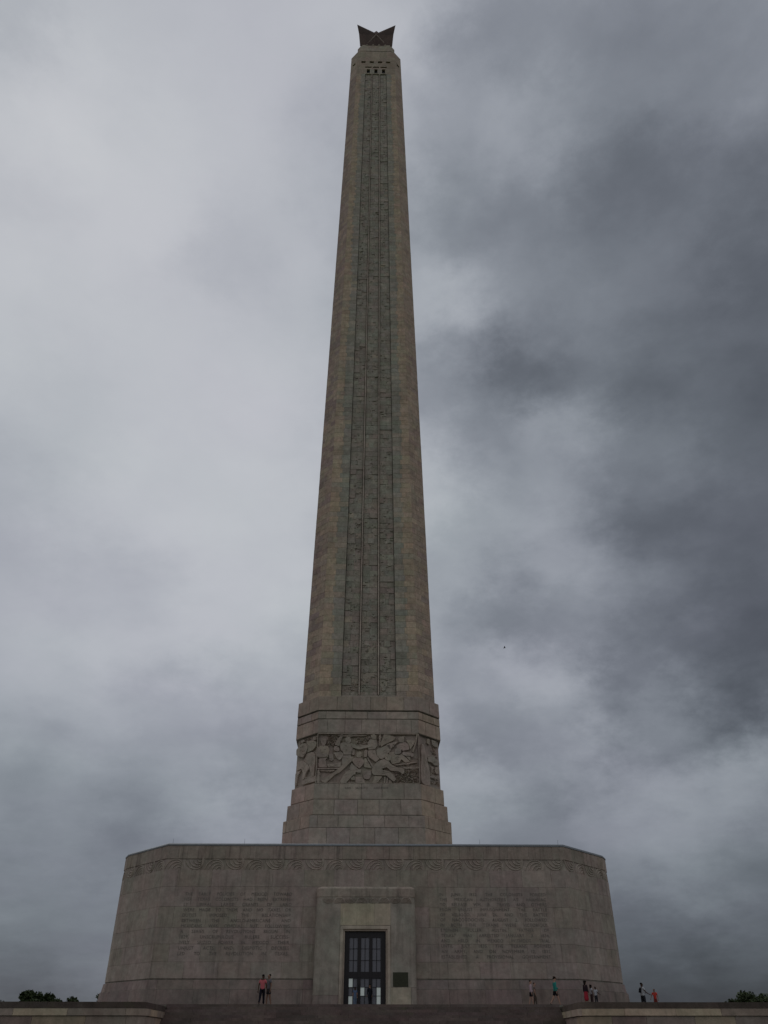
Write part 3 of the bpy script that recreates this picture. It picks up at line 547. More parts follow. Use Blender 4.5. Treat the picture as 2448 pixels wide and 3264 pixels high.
# the bronze doors : frame bars in front of the panes
DY = -.62
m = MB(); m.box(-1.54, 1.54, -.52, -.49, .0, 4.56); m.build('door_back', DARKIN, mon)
m = MB()
cols = [(-1.09, -.52), (-.29, .28), (.50, 1.07)]
up = [(4.05, 3.38), (3.36, 2.68), (2.66, 1.99)]; lo = [(1.60, 1.10), (1.08, .60), (.58, .12)]
xs = [-1.42, -1.09, -.52, -.29, .28, .50, 1.07, 1.42]
for a, b in ((-1.42, -1.09), (-.52, -.29), (.28, .50), (1.07, 1.42)): m.box(a, b, DY - .05, DY + .06, .045, 4.44)
for a, b in cols:
    for z0, z1 in ((4.05, 4.44), (1.60, 1.99), (.045, .12)): m.box(a, b, DY - .045, DY + .055, z0, z1)
    for (t, bt), (t2, _) in list(zip(up, up[1:])) + list(zip(lo, lo[1:])): m.box(a, b, DY - .02, DY + .05, t2, bt)
    c = (a + b) / 2; m.box(c - .017, c + .017, DY - .02, DY + .05, 1.99, 4.05); m.box(c - .017, c + .017, DY - .02, DY + .05, .12, 1.60)
for x in (-1.30, -1.2, 1.2, 1.3): m.box(x - .012, x + .012, DY - .075, DY - .05, .045, 4.44)
m.box(-.50, -.31, DY - .07, DY - .05, 1.65, 1.95); m.box(.30, .48, DY - .07, DY - .05, 1.65, 1.95)
door = m.build('door', BRONZE, mon); PINV[door.name] = Matrix.Identity(4)
GLOWSET = {(0, 0, 0), (0, 2, 0), (1, 1, 0), (2, 1, 1), (2, 2, 1)}
for ci, (a, b) in enumerate(cols):
    c = (a + b) / 2
    for grp, rows in ((0, up), (1, lo)):
        for ri, (t, bt) in enumerate(rows):
            for hi, (x0, x1) in enumerate(((a + .005, c - .02), (c + .02, b - .005))):
                m = MB(); dd = rnd.uniform(0, .01); m.box(x0, x1, DY + .01 + dd, DY + .02 + dd, bt + .004, t - .004)
                m.build('pane', GLOW if (grp == 1 and (ci, ri, hi) in GLOWSET) else PANE, door)
for sgn in (-1, 1):
    m = MB(); m.tube([(sgn * .1 - .0, DY - .05, .95), (sgn * .1, DY - .11, .98), (sgn * .1, DY - .11, 1.22), (sgn * .1, DY - .05, 1.25)], [.015] * 4, 6)
    m.v = [(v[0] + (.29 if sgn > 0 else -.31), v[1], v[2]) for v in m.v]; m.build('handle', BRONZE, door)
m = MB(); m.box(1.93, 2.90, PY - .05, PY - .0, 1.14, 1.92); m.box(1.90, 2.93, PY - .03, PY, 1.11, 1.95)
pq = m.build('plaque', PLAQUE, mon); PINV[pq.name] = Matrix.Identity(4)
for z in (1.80, 1.72, 1.62, 1.54, 1.46, 1.38, 1.30, 1.24):
    m = MB(); 
    x = 2.02 + rnd.uniform(0, .06)
    while x < 2.76:
        w = rnd.uniform(.04, .12); m.box(x, x + w, PY - .058, PY - .049, z - .012, z + .012); x += w + .03
    tag(m.build('raised_line', PLAQUE, pq), kind=None)

# ---- pedestal tiers
tside = MB()
TF = [7, 0, 1]
def tier(z0, z1, w0, w1, uf, zc, bw, tf, out=0.0, name='pedestal_block', stag=0.0, recess=.05, mat=STONE):
    P0, P1 = octa(w0, w0 * uf), octa(w1, w1 * uf)
    m = MB(); m.prism([(octa(w0 - recess, (w0 - recess) * uf), z0 - .02), (octa(w1 - recess, (w1 - recess) * uf), z1 - .03)], (.15, .14, .12)); m.build('pedestal_core', STONE, mon)
    for q, (a, b) in enumerate(zip(zc[:-1], zc[1:])):
        def at(z):
            k = (z - z0) / (z1 - z0); w = w0 + (w1 - w0) * k; return octa(w, w * uf)
        course(name, at(a), at(b), [6, 2] + TF, a, b, bw, tf, mat, out=out, outj=.01, gap=.014, bev=.022, back=.3, stagger=stag + .5 * q, keep=TF, stuff=tside)
def ptf(i, s):
    c = rnd.choice([(.240, .204, .170), (.232, .200, .164), (.246, .208, .172), (.228, .200, .165), (.236, .200, .170)])
    if i == 1: c = (.262, .205, .158)
    if i == 7: c = rnd.choice([(.225, .178, .155), (.245, .19, .155)])
    return jit(c, .06, .02)
tier(10.2, 14.9, 7.83, 7.78, .667, [10.2, 12.0, 13.83, 14.88], 2.05, ptf, stag=.3)
tier(14.9, 16.34, 7.54, 7.50, .657, [14.97, 16.33], 2.05, ptf, stag=.0)
bw_ = lambda z: 7.227 + (7.094 - 7.227) * (z - 16.34) / (24.0 - 16.34)
tier(16.34, 17.83, bw_(16.34), bw_(17.83), .686, [16.42, 17.83], 1.95, ptf, stag=.2)
tier(22.6, 23.94, bw_(22.6), bw_(23.94), .686, [22.6, 23.94], 1.75, ptf, stag=.6)
tier(17.83, 22.6, bw_(17.83) - .24, bw_(22.6) - .24, .686, [17.83, 20.2, 22.6], 3.3, lambda i, s: jit((.215, .182, .15), .03), stag=0, name='relief_slab')
tier(23.9, 24.02, 7.02, 7.02, .69, [23.9, 24.02], 9, ptf)
tier(24.0, 24.74, 7.10, 7.08, .69, [24.0, 24.74], 1.9, ptf, stag=.4)
tier(24.7, 24.9, 6.93, 6.93, .692, [24.7, 24.9], 9, lambda i, s: (.12, .11, .09))
tier(24.86, 26.30, 7.10, 7.06, .695, [24.86, 26.30], 1.75, lambda i, s: jit((.235, .19, .155), .06), stag=.1)
tag(tside.build('side_pedestal_stones', STONE, mon), kind='stuff')

# ---- carved relief panels
def relief_poly(m, pts, lay, place, bev=.014):
    area = sum(pts[i][0] * pts[(i + 1) % len(pts)][1] - pts[(i + 1) % len(pts)][0] * pts[i][1] for i in range(len(pts))) / 2
    if area < 0: pts = pts[::-1]
    # soften: one round of corner cutting
    q = []
    for i in range(len(pts)):
        a, b = pts[i], pts[(i + 1) % len(pts)]
        q += [(a[0] * .88 + b[0] * .12, a[1] * .88 + b[1] * .12), (a[0] * .12 + b[0] * .88, a[1] * .12 + b[1] * .88)]
    pts = q; n = len(pts); d = .125 + .035 * lay
    ex = []
    for i in range(n):                      # let neighbouring shapes meet and overlap
        p0, p1, p2 = Vector(pts[i - 1]), Vector(pts[i]), Vector(pts[(i + 1) % n])
        d1 = (p1 - p0); d2 = (p2 - p1)
        nn = d1.normalized() + d2.normalized() if d1.length > 1e-6 and d2.length > 1e-6 else Vector((1, 0))
        nn = Vector((nn.y, -nn.x)); nn = nn.normalized() if nn.length > 1e-6 else Vector((0, 0))
        ex.append(tuple(p1 + nn * -.012))
    pts = ex
    ins = []
    for i in range(n):
        p0, p1, p2 = Vector(pts[i - 1]), Vector(pts[i]), Vector(pts[(i + 1) % n])
        d1 = (p1 - p0); d2 = (p2 - p1)
        d1 = d1.normalized() if d1.length > 1e-6 else Vector((1, 0)); d2 = d2.normalized() if d2.length > 1e-6 else d1
        nn = Vector((-d1.y - d2.y, d1.x + d2.x)); nn = nn.normalized() if nn.length > 1e-6 else Vector((0, 0))
        ins.append(tuple(p1 + nn * bev))
    v = [place(*p, -.02) for p in pts] + [place(*p, d - .018) for p in pts] + [place(*p, d) for p in ins]
    fs = []
    for i in range(n):
        j = (i + 1) % n
        fs += [(i, j, n + j, n + i), (n + i, n + j, 2 * n + j, 2 * n + i)]
    import mathutils
    tri = mathutils.geometry.tessellate_polygon([[Vector((p[0], p[1], 0)) for p in ins]])
    fs += [tuple(2 * n + k for k in t) for t in tri]
    m.add(v, fs, jit((.235, .198, .163), .05))
    if abs(area) > .12:
        cx = sum(p[0] for p in pts) / n; cz = sum(p[1] for p in pts) / n
        sxx = sum((p[0] - cx) ** 2 for p in pts); szz = sum((p[1] - cz) ** 2 for p in pts); sxz = sum((p[0] - cx) * (p[1] - cz) for p in pts)
        th = .5 * math.atan2(2 * sxz, sxx - szz); L = .5 * math.sqrt(max(sxx, szz) / n) * 1.7; W = math.sqrt(max(min(sxx, szz), .001) / n)
        for q in range(3 + int(abs(area) * 3)):
            off = rnd.uniform(-.8, .8) * W; t0 = rnd.uniform(-1, .2) * L; t1 = t0 + rnd.uniform(.5, 1.0) * L; bend = rnd.uniform(-.12, .12)
            P3 = []
            for k in range(5):
                t = t0 + (t1 - t0) * k / 4; o = off + bend * math.sin(math.pi * k / 4)
                P3.append(place(cx + t * math.cos(th) - o * math.sin(th), cz + t * math.sin(th) + o * math.cos(th), d - .005))
            if inside(P3, pts, cx, cz, th, t0, t1, off): m.tube(P3, [.004, .03, .042, .03, .004], 5, (.235, .198, .163))
def inside(P3, pts, cx, cz, th, t0, t1, off):
    def pin(x, z):
        c = False; n = len(pts)
        for i in range(n):
            a, b = pts[i], pts[i - 1]
            if (a[1] > z) != (b[1] > z) and x < (b[0] - a[0]) * (z - a[1]) / (b[1] - a[1]) + a[0]: c = not c
        return c
    return all(pin(cx + t * math.cos(th) - off * math.sin(th), cz + t * math.sin(th) + off * math.cos(th)) for t in (t0, (t0 + t1) / 2, t1))
def wr(z): return bw_(z) - .24
def pl_front(x, z, d): return (x, A - wr(z) - d, z)
def pl_side(s):
    def f(x, z, d):
        w = wr(z); u = w * .686; c = (w + u) / 2; r = 2 ** -.5
        # x runs along the chamfer from left to right in view
        return (s * c + x * r + s * r * d, A - c + s * x * r - r * d, z)
    return f
front_p = empty('carved_relief', (0, A, 0)); bpy.data.objects['carved_relief'].parent = mon
front_p.location = (0, 0, 0); PINV['carved_relief'] = Matrix.Translation((0, A, 0)).inverted()
for nm, data, place in (('figure_relief', RELIEF_FRONT, pl_front), ('figure_relief', RELIEF_LEFT, pl_side(-1)), ('figure_relief', RELIEF_RIGHT, pl_side(1))):
    for lay, pts in data:
        m = MB(); relief_poly(m, pts, lay, place); m.build(nm, STONE, front_p)
leaf = MB()
def leaves(x0, x1, z0, z1, n, place, s=.16):
    for _ in range(n):
        x, z = rnd.uniform(x0, x1), rnd.uniform(z0, z1); a = rnd.uniform(0, 6.28); l = s * rnd.uniform(.7, 1.4); w = l * .62
        ca, sa = math.cos(a), math.sin(a); h = rnd.uniform(.10, .22)
        P = lambda u, v, d: place(x + u * ca - v * sa, z + u * sa + v * ca, d)
        leaf.add([P(-l, 0, 0), P(0, -w, 0), P(l, 0, 0), P(0, w, 0), P(-l * .5, 0, h), P(l * .5, 0, h)],
                 [(0, 1, 5, 4), (1, 2, 5), (2, 3, 5), (3, 0, 4, 5)], jit((.235, .198, .163), .08))
leaves(-3.9, -2.6, 21.4, 22.5, 80, pl_front); leaves(-1.1, .5, 21.1, 22.2, 90, pl_front); leaves(.4, 1.6, 21.9, 22.5, 14, pl_front)
leaves(2.7, 4.7, 17.95, 19.5, 190, pl_front); leaves(2.1, 3.0, 17.95, 18.5, 16, pl_front)
leaves(.25, 1.3, 20.7, 22.0, 16, pl_side(1)); leaves(-.2, 1.3, 18.2, 20.3, 26, pl_side(1)); leaves(-1.3, .4, 22.0, 22.5, 16, pl_side(-1))
tag(leaf.build('leaf_carving', STONE, front_p), kind='stuff')
def frame(place, w, z0=17.84, z1=22.6):
    for a, b, c, d in ((-w, w, z1 - .1, z1), (-w, w, z0, z0 + .07), (-w, -w + .09, z0, z1), (w - .09, w, z0, z1)):
        m = MB(); v = [place(x, z, dd) for dd in (-.02, .23) for x, z in ((a, c), (b, c), (b, d), (a, d))]
        m.add(v, [(0, 1, 5, 4), (1, 2, 6, 5), (2, 3, 7, 6), (3, 0, 4, 7), (4, 5, 6, 7)], (.225, .19, .155)); m.build('relief_border', STONE, front_p)
frame(pl_front, 4.88)
ws = [word_mesh(w, .27) for w in ('SAN', 'JACINTO', 'ADVANCE')]
m = MB()
for (vs, fs, a, b), x in zip(ws, (-2.08, -1.15, .58)):
    m.add([(v[0] - a + x, A - bw_(17.3) - v[2] - .012, v[1] + 17.34) for v in vs], fs)
m.build('inscription_line', LETTER, mon)

# ---- shaft
Z0, Z1, ZF = 26.30, 157.35, 149.0
sw = lambda z: 6.668 + (4.783 - 6.668) * (z - 26.43) / (157.35 - 26.43)
UF = .746
fb = lambda z: 2.75 + (2.0 - 2.75) * (z - 26.6) / (149 - 26.6)      # half width of the fluted band
rb = lambda z: .965 + (.72 - .965) * (z - 26.6) / (149 - 26.6)       # the two ribs
def shaft_plan(z, ins, fl):
    w = sw(z) - ins; u = (sw(z)) * UF - ins * .4; f = fb(z) + .0
    return [(-u, A - w), (-f, A - w), (-f, A - w + fl), (f, A - w + fl), (f, A - w), (u, A - w), (w, A - u), (w, A + u), (u, A + w), (-u, A + w), (-w, A + u), (-w, A - u)]
m = MB(); m.prism([(shaft_plan(Z0, .05, .66), Z0), (shaft_plan(ZF + .1, .05, .5), ZF + .1)], (.12, .11, .09))
m.prism([(octa(sw(ZF) - .7, sw(ZF) * UF - .6), ZF - .1), (octa(sw(Z1) - .7, sw(Z1) * UF - .6), Z1 - .05)], (.03, .03, .03))
m.build('shaft_core', STONE, mon)
pitch = .70; rows = int(round((ZF - Z0) / pitch)); pitch = (ZF - Z0) / rows
far = MB(); count = 0
# slow drift of the colour columns' edges along the height
def drift(z, seed): return math.sin(z * .21 + seed) * .5 + math.sin(z * .63 + seed * 2.3) * .35
def stone_block(P, n, out, back, tint, gap=.005, bev=.009, r=0):
    global count
    if r < NAMED_ROWS:
        mm = MB(); mm.block(*P, n, out, back, gap, bev, tint); mm.build('shaft_block', ROUGH, mon)
    else: far.block(*P, n, out, back, gap, bev, tint)
NAMED_ROWS = 15
BLEND = lambda a, b, t: tuple(x * (1 - t) + y * t for x, y in zip(a, b))
for r in range(rows):
    za, zb = Z0 + r * pitch, Z0 + (r + 1) * pitch; zm = (za + zb) / 2; hi = (zm - Z0) / (ZF - Z0)
    def V(x, y, z): return Vector((x, y, z))
    ca, cb = sw(za), sw(zb)
    # side strips of the front
    for s_ in (-1, 1):
        ue = sw(zm) * UF; f = fb(zm)
        sp = f + (ue - f) * (.50 + .07 * (1 if r % 2 else -1) * rnd.choice((.2, .5, 1)) + .09 * drift(zm, s_))
        edges = [f, sp, ue] if s_ > 0 else [-ue, -sp, -f]
        # blocks as edges lists; keep the taper by scaling x with height
        for a, b in zip(edges[:-1], edges[1:]):
            outer = abs(a + b) / 2 > sp
            ka = lambda x: x * (sw(za) * UF / ue) if abs(abs(x) - ue) < 1e-6 else (x * fb(za) / f if abs(abs(x) - f) < 1e-6 else x)
            kb = lambda x: x * (sw(zb) * UF / ue) if abs(abs(x) - ue) < 1e-6 else (x * fb(zb) / f if abs(abs(x) - f) < 1e-6 else x)
            P = (V(ka(a), A - ca, za), V(ka(b), A - ca, za), V(kb(b), A - cb, zb), V(kb(a), A - cb, zb))
            pr = rnd.random()
            if outer: c = TAN if pr < .62 else (BROWN if pr < .85 else GREY)
            else: c = (GREY if pr < .6 else GREEN) if pr < .86 else TAN
            if s_ > 0 and not outer: c = GREEN if pr < .4 else (GREY if pr < .65 else BLEND(GREY, TAN, .6))
            if r < 3: c = TAN if pr < .8 else BROWN
            c = BLEND(c, (GREY if not outer else BLEND(BROWN, TAN, .5)), .5 + .3 * hi)
            out_ = rnd.uniform(-.006, .006)
            if outer and rnd.random() < .35:      # some stones are in two lengths
                xm_a, xm_b = (P[0] + P[1]) / 2, (P[3] + P[2]) / 2
                stone_block((P[0], xm_a, xm_b, P[3]), V(0, -1, 0), out_, .1, jit(c, .065), r=r)
                stone_block((xm_a, P[1], P[2], xm_b), V(0, -1, 0), -out_, .1, jit(c, .065), r=r)
            else: stone_block(P, V(0, -1, 0), out_, .1, jit(c, .065), r=r)
    # flutes
    fd = .30 - .13 * hi
    for q in range(3):
        e0 = (-fb(zm), -rb(zm), rb(zm))[q] + (.04 if q == 0 else .12); e1 = (-rb(zm), rb(zm), fb(zm))[q] - (.04 if q == 2 else .12)
        k = rnd.choice((2, 2, 2, 1, 3)); cs = [e0] + sorted(e0 + (e1 - e0) * (j / k + rnd.uniform(-.08, .08)) for j in range(1, k)) + [e1]
        for a, b in zip(cs[:-1], cs[1:]):
            P = (V(a, A - ca + fd, za), V(b, A - ca + fd, za), V(b, A - cb + fd, zb), V(a, A - cb + fd, zb))
            c = rnd.choice((GREEN, GREEN, GREY, (.180, .165, .138), (.21, .175, .148)))
            if rnd.random() < .02: c = BLEND(TAN, GREY, .4)
            c = BLEND(c, (.212, .184, .152), .45)
            big = rnd.random() < .16 * (1 - .7 * hi)
            stone_block(P, V(0, -1, 0), rnd.uniform(-.012, .014) + (rnd.choice((-.05, .07)) if big else 0), .3, jit(BLEND(tuple(q_ * 1.07 for q_ in c), GREY, .5 * hi), .08), gap=.004, bev=.010, r=r)
    # chamfers and sides
    for i in (1, 7, 2, 6):
        F = facet(octa(ca, ca * UF), octa(cb, cb * UF), i, za, zb); n = nrm(F)
        if i in (1, 7):
            mid = .5 + (.12 if r % 2 else -.12) + .1 * drift(zm, i)
            cs = [0, mid, 1]
            if rnd.random() < .3: cs = [0, mid * .5, mid, 1]
        else: cs = [0, .2, .4, .6, .8, 1] if r % 2 else [0, .1, .3, .5, .7, .9, 1]
        for a, b in zip(cs[:-1], cs[1:]):
            m_ = (a + b) / 2; pr = rnd.random()
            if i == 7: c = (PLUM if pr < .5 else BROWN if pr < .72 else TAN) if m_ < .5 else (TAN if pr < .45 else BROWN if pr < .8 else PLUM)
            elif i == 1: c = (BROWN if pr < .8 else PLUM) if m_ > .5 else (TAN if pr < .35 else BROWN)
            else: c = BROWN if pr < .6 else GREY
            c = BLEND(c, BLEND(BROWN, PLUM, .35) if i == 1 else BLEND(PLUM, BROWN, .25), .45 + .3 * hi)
            P = patch(F, a, b, 0, 1)
            o_ = rnd.uniform(-.006, .006)
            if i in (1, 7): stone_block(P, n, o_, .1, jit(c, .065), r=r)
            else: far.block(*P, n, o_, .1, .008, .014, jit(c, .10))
# rough carved bosses and spalls scattered over the fluted stones
boss = MB()
for _ in range(900):
    z = Z0 + .8 + (ZF - Z0 - 6) * rnd.random() ** 1.5; q = rnd.randrange(3); hi = (z - Z0) / (ZF - Z0)
    e0 = (-fb(z), -rb(z), rb(z))[q] + .12; e1 = (-rb(z), rb(z), fb(z))[q] - .12
    x = rnd.uniform(e0, e1 - .25); y = A - sw(z) + .30 - .13 * hi; w_ = rnd.uniform(.08, .42); h_ = rnd.uniform(.06, .30); o_ = rnd.uniform(.03, .09)
    if rnd.random() < .5: w_, h_ = h_ * .5, w_
    s1, s2, s3 = rnd.uniform(.1, .5), rnd.uniform(.1, .5), rnd.uniform(-.1, .1)
    P = [Vector((x, y, z)), Vector((x + w_, y, z + s3 * h_)), Vector((x + w_ * (1 - s1 * .4), y, z + h_)), Vector((x + w_ * s2 * .4, y, z + h_ * (1 - s1 * .3)))]
    boss.block(*P, Vector((0, -1, 0)), o_, .05, 0.0, min(.025, w_ * .3, h_ * .3), jit((.205, .188, .155), .14))
tag(boss.build('carved_bosses', ROUGH, mon), kind='stuff')
tag(far.build('upper_shaft_stones', ROUGH, mon), kind='stuff')
# ribs between and beside the flutes
for s_ in (-1, 1):
    m = MB(); z_ = Z0 + .35
    def seg(z, fn, hw, y0, y1): x = s_ * fn(z); return [(x - hw, A - sw(z) + y0), (x + hw, A - sw(z) + y0), (x + hw, A - sw(z) + y1), (x - hw, A - sw(z) + y1)]
    m.prism([(seg(z_, rb, .07, .06, .7), z_), (seg(ZF, rb, .06, .0, .52), ZF)], (.285, .24, .20)); m.build('rib', ROUGH, mon)
m = MB()
m.prism([([(-fb(Z0), A - sw(Z0) + .06), (fb(Z0), A - sw(Z0) + .06), (fb(Z0), A - sw(Z0) + .4), (-fb(Z0), A - sw(Z0) + .4)], Z0), ([(-fb(Z0), A - sw(Z0) + .14), (fb(Z0), A - sw(Z0) + .14), (fb(Z0), A - sw(Z0) + .4), (-fb(Z0), A - sw(Z0) + .4)], Z0 + .34)], (.19, .17, .14)); m.build('flute_sill', ROUGH, mon)
# carved ornaments at the foot of the flutes and scattered up them
for q, xc_ in enumerate((-1.86, 0, 1.86)):
    m = MB(); 
    for a, b in ((-.45, -.05), (.05, .45)):
        y = A - sw(27.2) + .2; m.prism([([(xc_ + a, y), (xc_ + b, y), (xc_ + b, y + .15), (xc_ + a, y + .15)], 26.68), ([(xc_ + a + .12, y + .03), (xc_ + b - .06, y + .03), (xc_ + b - .06, y + .15), (xc_ + a + .12, y + .15)], 26.95)], (.22, .2, .165))
    m.build('flute_ornament', ROUGH, mon)

# ---- head of the shaft: rows of openings
def head_zone():
    rowsz = [(149.0, 149.29, None), (149.29, 150.83, 'win'), (150.83, 151.35, None), (151.35, 151.80, 'hood'), (151.80, 153.20, None), (153.20, 153.85, 'slot'), (153.85, 155.4, None), (155.4, 157.35, None)]
    cen = {'win': [(-1.42, .30), (0.02, .30), (1.46, .30)], 'hood': [(-1.42, .60), (0.02, .60), (1.46, .60)], 'slot': [(-2.39, .41), (-.80, .41), (.79, .41), (2.36, .41)]}
    headside = MB()
    for q, (za, zb, kind) in enumerate(rowsz):
        w0, w1 = sw(za), sw(zb)
        for i in (0, 1, 2, 3, 4, 5, 6, 7):
            F = facet(octa(w0, w0 * UF), octa(w1, w1 * UF), i, za, zb); n = nrm(F); L = (F[1] - F[0]).length; L1 = (F[2] - F[3]).length
            flat = i % 2 == 0
            cuts = [(-1, None)]
            if flat and kind:
                ops = [((c - h) / (L / 2), (c + h) / (L / 2)) for c, h in cen[kind]]
            elif (not flat) and kind == 'slot': ops = [(-.38, .42)]
            else: ops = []
            x = -1.0; segs = []
            for a, b in ops: segs.append((x, a)); x = b
            segs.append((x, 1.0))
            for a, b in segs:
                k = max(1, round((b - a) * L / 2 / 1.5))
                for j in range(k):
                    a2, b2 = a + (b - a) * j / k, a + (b - a) * (j + 1) / k
                    P = patch(F, (a2 + 1) / 2, (b2 + 1) / 2, 0, 1)
                    c = BROWN if zb > 151 else (GREY if abs(a2 + b2) < 1.0 and flat else BROWN)
                    c = BLEND(c, (.235, .20, .158), .5)
                    mm = MB() if i in (7, 0, 1) else headside
                    mm.block(*P, n, rnd.uniform(-.006, .006), .75, .002, .008, jit(c, .06))
                    if mm is not headside: mm.build('head_block', ROUGH, mon)
    tag(headside.build('head_side_stones', ROUGH, mon), kind='stuff')
    y = A - sw(150)
    for c, h in cen['win']:
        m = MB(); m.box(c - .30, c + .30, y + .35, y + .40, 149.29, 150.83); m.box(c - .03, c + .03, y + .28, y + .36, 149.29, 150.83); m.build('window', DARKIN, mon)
        m = MB(); m.box(c - .37, c + .37, y - .05, y + .1, 149.20, 149.29, (.3, .27, .22)); m.build('window_sill', ROUGH, mon)
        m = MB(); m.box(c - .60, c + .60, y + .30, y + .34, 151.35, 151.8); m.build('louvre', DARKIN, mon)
    for c, h in cen['slot']:
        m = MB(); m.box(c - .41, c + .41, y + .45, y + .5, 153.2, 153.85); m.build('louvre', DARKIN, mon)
head_zone()
m = MB(); m.prism([(octa(sw(Z1) - .02, sw(Z1) * UF), Z1 - .02), (octa(sw(Z1) - .3, sw(Z1) * UF - .1), Z1 + .12)], (.24, .2, .16)); m.build('shoulder_cap', ROUGH, mon)
# crown
CT = [(157.4, 158.8), (158.8, 160.02), (160.22, 161.4), (161.4, 162.2)]
cs_ = MB()
m = MB(); m.prism([(octa(3.58, 2.93), 157.3), (octa(3.58, 2.93), 162.2)], (.12, .11, .09)); m.build('crown_core', ROUGH, mon)
for q, (a, b) in enumerate(CT):
    w = 3.66 if b < 160.18 else 3.645
    course('crown_block', octa(w, w * .82), octa(w, w * .82), [7, 0, 1, 2, 6], a, b, 1.05 if q > 1 else 1.5, lambda i, s: jit((.265, .225, .18), .05), ROUGH, outj=.006, gap=.006, bev=.012, back=.1, stagger=.5 * q, keep=[7, 0, 1], stuff=cs_)
tag(cs_.build('crown_side_stones', ROUGH, mon), kind='stuff')
# scalloped parapet: an outline with three scoops, given thickness, on each of the four flats
sc_pts = [(-2.75, 0)]
prof = []
for x in [-2.75 + .11 * k for k in range(51)]:
    ax = abs(x); z = .80
    if ax < 1.75:
        c = round(x / 1.17); dx = x - c * 1.17
        z = .80 - .52 * math.sqrt(max(0, 1 - (dx / .60) ** 2))
    prof.append((x, z))
for ang in (0, 90, 180, 270):
    m = MB(); rot = Matrix.Rotation(R(ang), 3, 'Z'); n_ = len(prof)
    vs = []
    for y in (-3.44, -3.05):
        for x, z in prof: vs.append(rot @ Vector((x, y, 162.22)) + Vector((0, A, 0)))
        for x, z in prof: vs.append(rot @ Vector((x, y, 162.22 + z)) + Vector((0, A, 0)))
    fs = []
    for i in range(n_ - 1):
        fs += [(i, i + 1, n_ + i + 1, n_ + i), (n_ + i, n_ + i + 1, 3 * n_ + i + 1, 3 * n_ + i), (2 * n_ + i + 1, 2 * n_ + i, 3 * n_ + i, 3 * n_ + i + 1)]
    fs += [(0, n_, 3 * n_, 2 * n_), (n_ - 1, 2 * n_ - 1, 4 * n_ - 1, 3 * n_ - 1)]
    m.add(vs, fs, (.265, .225, .18)); m.build('scalloped_parapet', ROUGH, mon)
    for c in (-1.17, 0, 1.17):   # a raised moulding under each scoop
        m = MB(); pts = [rot @ Vector((c + .66 * math.cos(t), -3.50, 163.02 - .60 * math.sin(t))) + Vector((0, A, 0)) for t in [math.pi * k / 8 for k in range(9)]]
        m.tube(pts, [.10] * 9, 6, (.25, .21, .17)); m.build('moulding', ROUGH, mon)

# ---- the star : nine points, five of them seen from any side
def star():
    arm, leg = 3.92, 3.22
    az, lz, tz = 170.35, 163.0, 176.4
    V_ = {}
    T = Vector((0, 0, tz))
    sq = [(-1, -1), (1, -1), (1, 1), (-1, 1)]
    arms = [Vector((a * arm, b * arm, az)) for a, b in sq]; legs = [Vector((a * leg, b * leg, lz)) for a, b in sq]
    mids = [(0, -1), (1, 0), (0, 1), (-1, 0)]
    Fh = [Vector((a * 1.5, b * 1.5, 172.0)) for a, b in mids]     # between two arms, under the top point
    Fl = [Vector((a * 1.75, b * 1.75, 170.9)) for a, b in mids]     # the ridge over the gap between two legs
    Fb = [Vector((a * 1.6, b * 1.6, 165.2)) for a, b in mids]
    Du = [Vector((a * 1.15, b * 1.15, 172.1)) for a, b in sq]       # between the top point and an arm
    Dl = [Vector((a * 3.48, b * 3.48, 167.2)) for a, b in sq]       # between an arm and a leg
    B_ = Vector((0, 0, 165.0))
    m = MB(); D0 = Vector((0, A, 0))
    def tri(c, *ps): m.add([p + D0 for p in ps], [tuple(range(len(ps)))], c)
    c1, c2, c3 = (.115, .08, .068), (.10, .072, .062), (.125, .088, .074)
    for k in range(4):
        a, b = k, (k + 1) % 4
        tri(c1, T, Du[a], Fh[k]); tri(c1, T, Fh[k], Du[b])
        tri(c2, arms[a], Fh[k], Du[a]); tri(c2, arms[b], Du[b], Fh[k])
        tri(c1, arms[a], Fl[k], Fh[k]); tri(c1, arms[b], Fh[k], Fl[k])
        tri(c2, arms[a], Dl[a], Fl[k]); tri(c2, arms[b], Fl[k], Dl[b])
        tri(c3, legs[a], Fl[k], Dl[a]); tri(c3, legs[b], Dl[b], Fl[k])
        tri(c1, legs[a], Fb[k], Fl[k]); tri(c1, legs[b], Fl[k], Fb[k]); tri(c1, legs[a], B_, Fb[k]); tri(c1, legs[b], Fb[k], B_)
    m.build('star', make_stone('star_stone', .3, .1, .5, .4, 0.0), mon)
    for k in range(4):
        for q in (k, (k + 1) % 4):
            m = MB(); m.tube([Fl[k] + D0, legs[q] * .86 + Vector((0, 0, lz * .14)) + D0], [.12, .14], 6, (.19, .155, .13)); m.build('star_ridge', ROUGH, mon)
    m = MB(); m.prism([(octa(2.6, 2.0), 162.1), (octa(2.4, 1.9), 163.6)], (.10, .08, .07)); m.build('star_footing', ROUGH, mon)
star()
